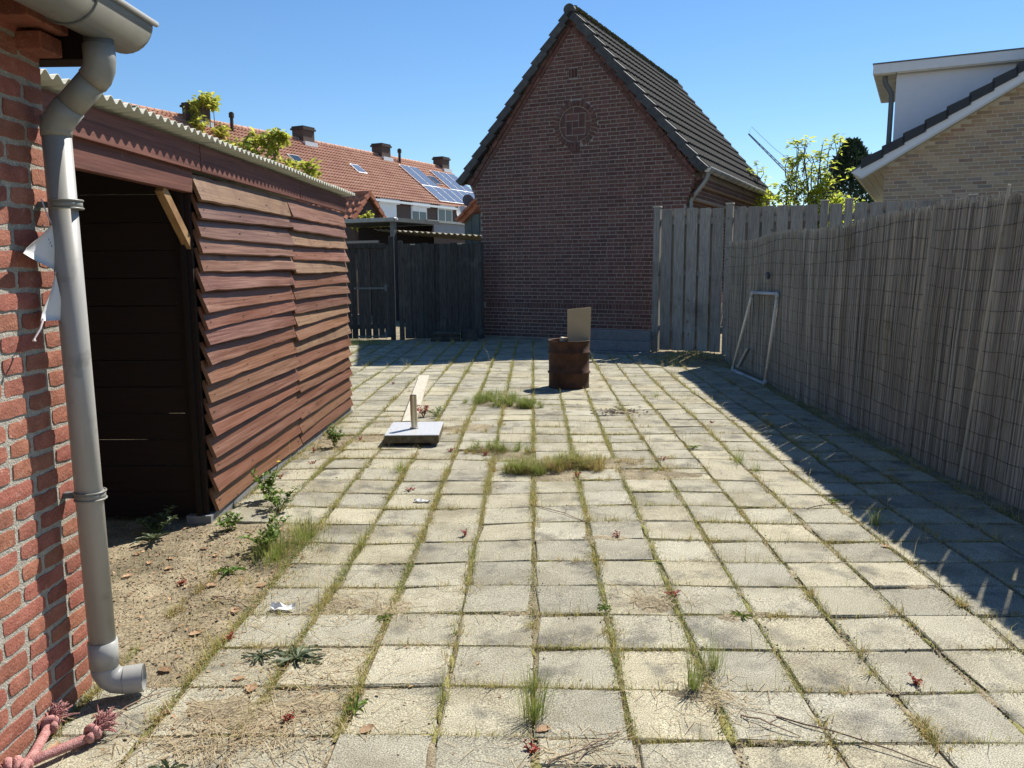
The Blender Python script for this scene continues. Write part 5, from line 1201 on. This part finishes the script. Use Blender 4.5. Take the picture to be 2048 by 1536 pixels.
for k in range(46):
    t_ = r.random(); x = -1.24 + r.gauss(0, .09); y = 2.7 + 1.75 * t_ ** .6
    spread(ge, x, y, .08, .08, 34, .015, .07, 1.2)
for k in range(40): spread(ge, -1.77 + r.gauss(0, .05), r.uniform(4.4, 7.9), .06, .1, 22, .015, .06, 1.2)
for k in range(24): spread(ge, r.gauss(-1.55, .16), r.gauss(6.55, .35), .08, .08, 24, .01, .05, 1.2)
build('edge_grass', ge, mat_tuft_dry, None, False, 'ragged grass along the bare soil edge and shed wall', 'grass', kind='stuff')
def tuft(x, y, n, h, sp, label, group=None, mat=None, lean_=.75):
    m_ = MB()
    for k in range(n):
        a = r.uniform(0, 6.28); q = abs(r.gauss(0, sp)); px, py = x + q * math.cos(a), y + q * math.sin(a); hh = h * (r.uniform(.25, .8) if r.random() < .6 else r.uniform(.7, 1.25)); b = a + r.gauss(0, .6)
        m_.blade((px, py, hgt(px, py) - .008), hh, r.uniform(.0013, .0026), math.cos(b), math.sin(b), r.uniform(.05, lean_ * 1.5))
    return build('grass_tuft', m_, mat or mat_tuft, None, False, label, 'grass tuft', group or 'grass tufts between the pavers')
tuft(-.94, 5.58, 120, .13, .035, 'dense green grass tuft in front of the parasol base')
tuft(1.50, 5.87, 110, .14, .035, 'bushy green grass tuft right of the yellowed grass, near the shade edge')
tuft(1.56, 5.62, 60, .10, .02, 'smaller grass tuft just in front of the bushy one near the shade edge')
tuft(.0, 2.43, 150, .17, .022, 'tall green grass tuft in the central joint, lowest in the picture', lean_=.55)
tuft(.0, 2.62, 60, .10, .018, 'short grass tuft just behind the tallest one in the central joint')
tuft(.55, 2.64, 90, .19, .018, 'tall wiry grass clump right of the central joint in the foreground', lean_=.5)
tuft(.65, 2.78, 80, .17, .02, 'wiry grass clump directly behind the tall wiry foreground clump', lean_=.5)
tuft(1.90, 4.42, 80, .14, .02, 'grass tuft standing on the shadow edge of the reed screen')
tuft(.86, 5.58, 60, .09, .03, 'dark green low tuft right of the yellowed grass patch')
tuft(-1.30, 3.90, 420, .16, .09, 'broad tangle of grass at the edge of the bare soil')
tuft(-1.22, 4.17, 320, .16, .08, 'grass clump behind the broad tangle, nearest the yellow flower')
tuft(.87, 8.1, 40, .09, .03, 'sparse grass tuft behind the ash spot right of the drum')
tuft(1.35, 8.9, 50, .10, .03, 'grass tuft right behind the drum at the sunny far paving')
tuft(-.9, 10.9, 60, .14, .04, 'grass tuft at the far shadow edge left of the drum')
tuft(0.0, 11.3, 70, .15, .04, 'grass tuft in the central joint at the far shadow edge')
for k in range(16):
    j = r.randint(0, 20); i = r.randint(-3, 8); tuft(i * P + r.gauss(0, .004), Y0 + j * P + r.uniform(0, .3), 26, r.uniform(.05, .12), .012, 'thin wispy grass sprig growing from a paver joint', 'thin grass sprigs in the joints', lean_=.6)

def bush(name, x, y, n, rad, h, L, mat, label, cat, group=None, stems=5):
    st = MB(); lf = MB()
    for s in range(stems):
        a = r.uniform(0, 6.28); p = Vector((x, y, hgt(x, y) - .008)); t_ = p + Vector((math.cos(a) * rad * r.uniform(.2, 1), math.sin(a) * rad * r.uniform(.2, 1), h * r.uniform(.5, 1)))
        m1 = p.lerp(t_, .5) + Vector((0, 0, h * .12)); st.tube([p, m1, t_], [.0022, .0018, .001], 4)
        for k in range(n // stems):
            q = r.uniform(.25, 1); b = (p.lerp(m1, q * 2) if q < .5 else m1.lerp(t_, q * 2 - 1)); a2 = r.uniform(0, 6.28); l2 = L * r.uniform(.6, 1.2)
            lf.leaf(b, (math.cos(a2), math.sin(a2), r.uniform(-.1, .8)), (r.gauss(0, .3), r.gauss(0, .3), 1), l2, l2 * .62)
    o = build(name, st, mat_redweed if mat is mat_redweed else mat_weed, None, False, label, cat, group); build('leaves', lf, mat, o); return o
for (x, y, lb) in [(-.37, 4.24, 'small red weed on the pavers left of the central joint, mid yard'), (.45, 4.17, 'bright red weed right of the central joint, mid yard'), (.61, 3.43, 'red weed behind the wiry grass clumps'), (1.32, 2.68, 'red weed on the right foreground pavers'), (-.79, 2.39, 'red weed among the straw in the left foreground'), (-1.62, 3.53, 'red weed on the bare soil by the downpipe'), (-.01, 2.25, 'red weed at the foot of the tallest foreground tuft'), (-1.62, 5.8, 'red weed at the shed wall behind the yellow flower'), (-1.74, 5.4, 'red weed tight against the shed wall nearest the flower'), (-1.45, 6.66, 'red weed on the soil left of the parasol base'), (-1.72, 6.2, 'red weed between shed wall and bright green plant'), (-1.72, 9.85, 'red weed beyond the far end of the shed'), (-.8, 5.13, 'red weed just in front of the dense tuft by the parasol base'), (-.65, 6.2, 'red weed right in front of the parasol base'), (-.37, 6.11, 'red weed at the left end of the yellowed grass'), (1.62, 7.3, 'red weed near the shade edge on the far pavers'), (.3, 5.45, 'red weed in front of the yellowed grass'), (-1.2, 3.0, 'red weed at the corner of the bare soil'), (.95, 5.9, 'red weed at the right end of the yellowed grass')]:
    bush('red_weed', x, y, 34, r.uniform(.028, .045), r.uniform(.03, .05), .016, mat_redweed, lb, 'weed', 'small red weeds')
bush('red_plant', -1.06, 7.75, 110, .09, .13, .03, mat_redweed, 'tallest red-leaved plant beside the long plank', 'weed', stems=9)
bush('leafy_weed', -.92, 7.75, 110, .16, .09, .028, mat_weed, 'low green weed right of the tall red plant', 'weed', stems=9)
for (x, y, lb) in ((-1.66, 4.88, 'tall celandine with a yellow flower beside the shed wall'), (-1.60, 6.38, 'bright green leafy plant by the shed beyond the flowering one')):
    b = bush('celandine', x, y, 120, .10, .20, .042, mat_weed, lb, 'plant', stems=9)
    if y < 5:
        m_ = MB(); c_ = Vector((x + .07, y + .05, .235)); st = MB(); st.tube([(x, y, 0), (x + .05, y + .03, .16), c_], [.003, .0025, .0015], 5); build('flower_stalk', st, mat_weed, b)
        for k in range(4): a = k * 1.57; m_.leaf(c_, (math.cos(a), math.sin(a), .3), (0, 0, 1), .018, .015)
        build('flower', m_, mat_yellow, b)
bush('weed_clump', -1.38, 4.02, 260, .20, .16, .036, mat_weed, 'large leafy weed clump on the soil before the shed corner', 'weeds', stems=16)
bush('weed_clump', -1.52, 4.68, 160, .13, .14, .034, mat_weed, 'leafy weeds between the shed corner and the yellow flower', 'weeds', stems=12)
bush('weed_clump', -2.05, 4.22, 160, .16, .14, .04, mat_dark_weed, 'shaded leafy weeds inside the shed opening', 'weeds', stems=10)
bush('celandine', -1.68, 4.28, 110, .12, .10, .035, mat_weed, 'low leafy plant at the near corner of the shed', 'plant', stems=9)
def rosette(x, y, n, L, mat, label, up=.35):
    lf = MB()
    for k in range(n):
        a = 6.28 * k / n + r.gauss(0, .2); d = Vector((math.cos(a), math.sin(a), up * r.uniform(.3, 1.4))).normalized(); l2 = L * r.uniform(.6, 1.1); sdv = Vector((-math.sin(a), math.cos(a), 0)); p = Vector((x, y, hgt(x, y) + .003)); N_ = 6; vs = []
        for i in range(N_ + 1):
            t_ = i / N_; wv = l2 * .085 * math.sin(math.pi * min(1, t_ * .92 + .08)) * (1 + (.35 if i % 2 else -.25)); c_ = p + d * l2 * t_ - Vector((0, 0, .35 * l2 * t_ * t_)); c_.z = max(c_.z, hgt(x, y) + .004); vs += [c_ + sdv * wv + Vector((0, 0, .006)), c_, c_ - sdv * wv + Vector((0, 0, .006))]
        fs = []
        for i in range(N_): fs += [(3 * i, 3 * i + 1, 3 * i + 4, 3 * i + 3), (3 * i + 1, 3 * i + 2, 3 * i + 5, 3 * i + 4)]
        lf.add(vs, fs)
    return build('rosette_weed', lf, mat, None, False, label, 'weed')
rosette(-.88, 2.82, 17, .115, mat_dark_weed, 'jagged dark green thistle-like rosette on the left pavers', .5); rosette(-1.02, 2.84, 12, .075, mat_dark_weed, 'smaller dark rosette beside the jagged one', .4)
rosette(-1.46, 3.70, 12, .085, mat_weed, 'pale green rosette in the bare soil'); rosette(-.62, 3.18, 8, .045, mat_weed, 'small bright rosette in a left paver joint'); rosette(.30, 3.28, 8, .042, mat_weed, 'small bright rosette right of the central joint'); rosette(1.85, 4.9, 8, .06, mat_weed, 'tiny bright rosette by the shade edge'); rosette(.86, 3.22, 9, .055, mat_weed, 'green rosette behind the tall wiry clump'); rosette(-.58, 2.46, 9, .07, mat_weed, 'pale leafy rosette in the foreground left joint', .9); rosette(1.26, 6.3, 9, .07, mat_weed, 'dark spiky weed right of the yellowed grass', .7); rosette(-2.0, 4.1, 12, .14, mat_dark_weed, 'dark leafy weed in the shaded shed opening', .8); rosette(-1.05, 2.13, 7, .07, mat_dark_weed, 'dark leaves at the very bottom edge of the yard', .8)
def dead(x, y, L, label, group='fallen brown leaves'):
    m_ = MB(); a = r.uniform(0, 6.28); d = Vector((math.cos(a), math.sin(a), 0)); sdv = Vector((-d.y, d.x, 0)); z = (groundz(x, y) if not paved(math.floor(x / P), math.floor((y - Y0) / P)) else hgt(x, y)) + .003; N_ = 7; vs = []
    for i in range(N_ + 1):
        t_ = i / N_; wv = L * .34 * math.sin(math.pi * (t_ * .9 + .05)) * (1.2 if i % 2 else .75); cup = .28 * L * (t_ - .5) ** 2 * r.uniform(.8, 2); c_ = Vector((x, y, z)) + d * L * (t_ - .5); vs += [c_ + sdv * wv + Vector((0, 0, cup + wv * .5)), c_ + Vector((0, 0, cup)), c_ - sdv * wv + Vector((0, 0, cup + wv * .45))]
    fs = []
    for i in range(N_): fs += [(3 * i, 3 * i + 1, 3 * i + 4, 3 * i + 3), (3 * i + 1, 3 * i + 2, 3 * i + 5, 3 * i + 4)]
    m_.add(vs, fs); return build('dead_leaf', m_, mat_deadleaf, None, True, label, 'leaf', group)
for (x, y) in [(-.52, 2.34), (-1.04, 2.67), (-.97, 2.60), (-1.27, 3.26), (-1.29, 3.90), (.03, 2.36), (1.8, 4.05), (-1.88, 3.78), (-2.0, 3.9), (-1.81, 3.85), (-1.48, 3.53), (-1.34, 2.75), (-1.75, 3.7), (-1.6, 3.9), (-1.25, 3.55), (-1.9, 3.6), (-1.45, 2.25), (-1.2, 2.45), (-1.7, 4.0), (-1.35, 3.05), (-1.95, 3.3), (-1.42, 4.05)]:
    dead(x, y, r.uniform(.035, .065), 'curled dry brown leaf lying on the left side of the yard' if x < 0 else 'curled dry brown leaf lying right of the central joint', 'fallen brown leaves')
for (x, y, lb) in ((-1.07, 3.28, 'crumpled white paper scrap at the edge of the bare soil'), (-.69, 4.88, 'small white paper scrap on the pavers farther back')):
    m_ = MB(); vs = []; fs = []
    for i in range(7):
        for j in range(4): vs.append((x - .05 + .017 * i, y - .02 + .012 * j + r.gauss(0, .004), hgt(x, y) + .006 + abs(r.gauss(0, .010)) * (1.8 if i < 3 and y < 4 else .8)))
    for i in range(6):
        for j in range(3): fs.append((i * 4 + j, i * 4 + 4 + j, i * 4 + 5 + j, i * 4 + 1 + j))
    m_.add(vs, fs); build('paper_scrap', m_, mat_flag, None, False, lb, 'paper')
for n_, (x0, y0, x1, y1, lb) in enumerate([(.78, 2.46, 1.20, 2.17, 'longest dry twig lying across the right foreground pavers'), (.66, 2.46, .82, 2.34, 'short twig behind the longest one in the right foreground'), (.04, 2.18, .24, 2.29, 'dry twig lying by the red weed at the bottom centre'), (.12, 2.20, .27, 2.36, 'forked dry twig right of the bottom central joint'), (-1.36, 2.45, -1.24, 2.60, 'thin pale stalk lying before the downpipe spout'), (-.02, 4.79, .36, 4.34, 'long thin twig across the middle pavers'), (-1.42, 3.40, -1.24, 3.30, 'dark twig on the bare soil'), (1.62, 4.72, 1.86, 4.80, 'green stalk lying near the shade edge')]):
    m_ = MB(); pts = [Vector((x0 + (x1 - x0) * t_ / 6 + r.gauss(0, .004), y0 + (y1 - y0) * t_ / 6 + r.gauss(0, .004), hgt(x0, y0) + .006 + .012 * math.sin(t_ / 6 * 3.14))) for t_ in range(7)]
    m_.tube(pts, [.0032, .003, .0028, .0026, .0022, .002, .0012], 5); tw = build('twig', m_, mat_twig, None, False, lb, 'twig')
    m_ = MB(); q = pts[3]; m_.tube([q, q + Vector((r.gauss(0, .03), r.gauss(.03, .02), .008)), q + Vector((r.gauss(0, .05), r.gauss(.06, .02), .004))], [.002, .0016, .001], 4); build('side_shoot', m_, mat_twig, tw)
# ash spot with charred bits
m_ = MB()
for k in range(140):
    x = r.gauss(.85, .13); y = r.gauss(7.95, .10); a = r.uniform(0, 6.28); L = r.uniform(.008, .05); z = hgt(x, y) + r.uniform(.003, .012); m_.bar((x, y, z), (x + math.cos(a) * L, y + math.sin(a) * L, z + r.uniform(-.002, .006)), .006, .004)
build('charred_bits', m_, mat_wire, None, False, 'charred scraps of a burnt spot on the pavers right of the drum', 'ash', kind='stuff')
mv = MB()
for k in range(900):
    x = r.gauss(2.42, .27); y = r.gauss(12.2, .38)
    if toB(x, y)[1] > 13.1 or x > 2.82: continue
    a = r.uniform(0, 6.28); L = r.uniform(.02, .06); z = groundz(x, y); mv.leaf((x, y, z), (math.cos(a), math.sin(a), r.uniform(.1, 1.3)), (r.gauss(0, .5), r.gauss(0, .5), 1), L, L * .35)
build('weed_heap', mv, mat_tuft_dry, None, False, 'heap of dark weeds in the far right corner by the board fence', 'weeds', kind='stuff')
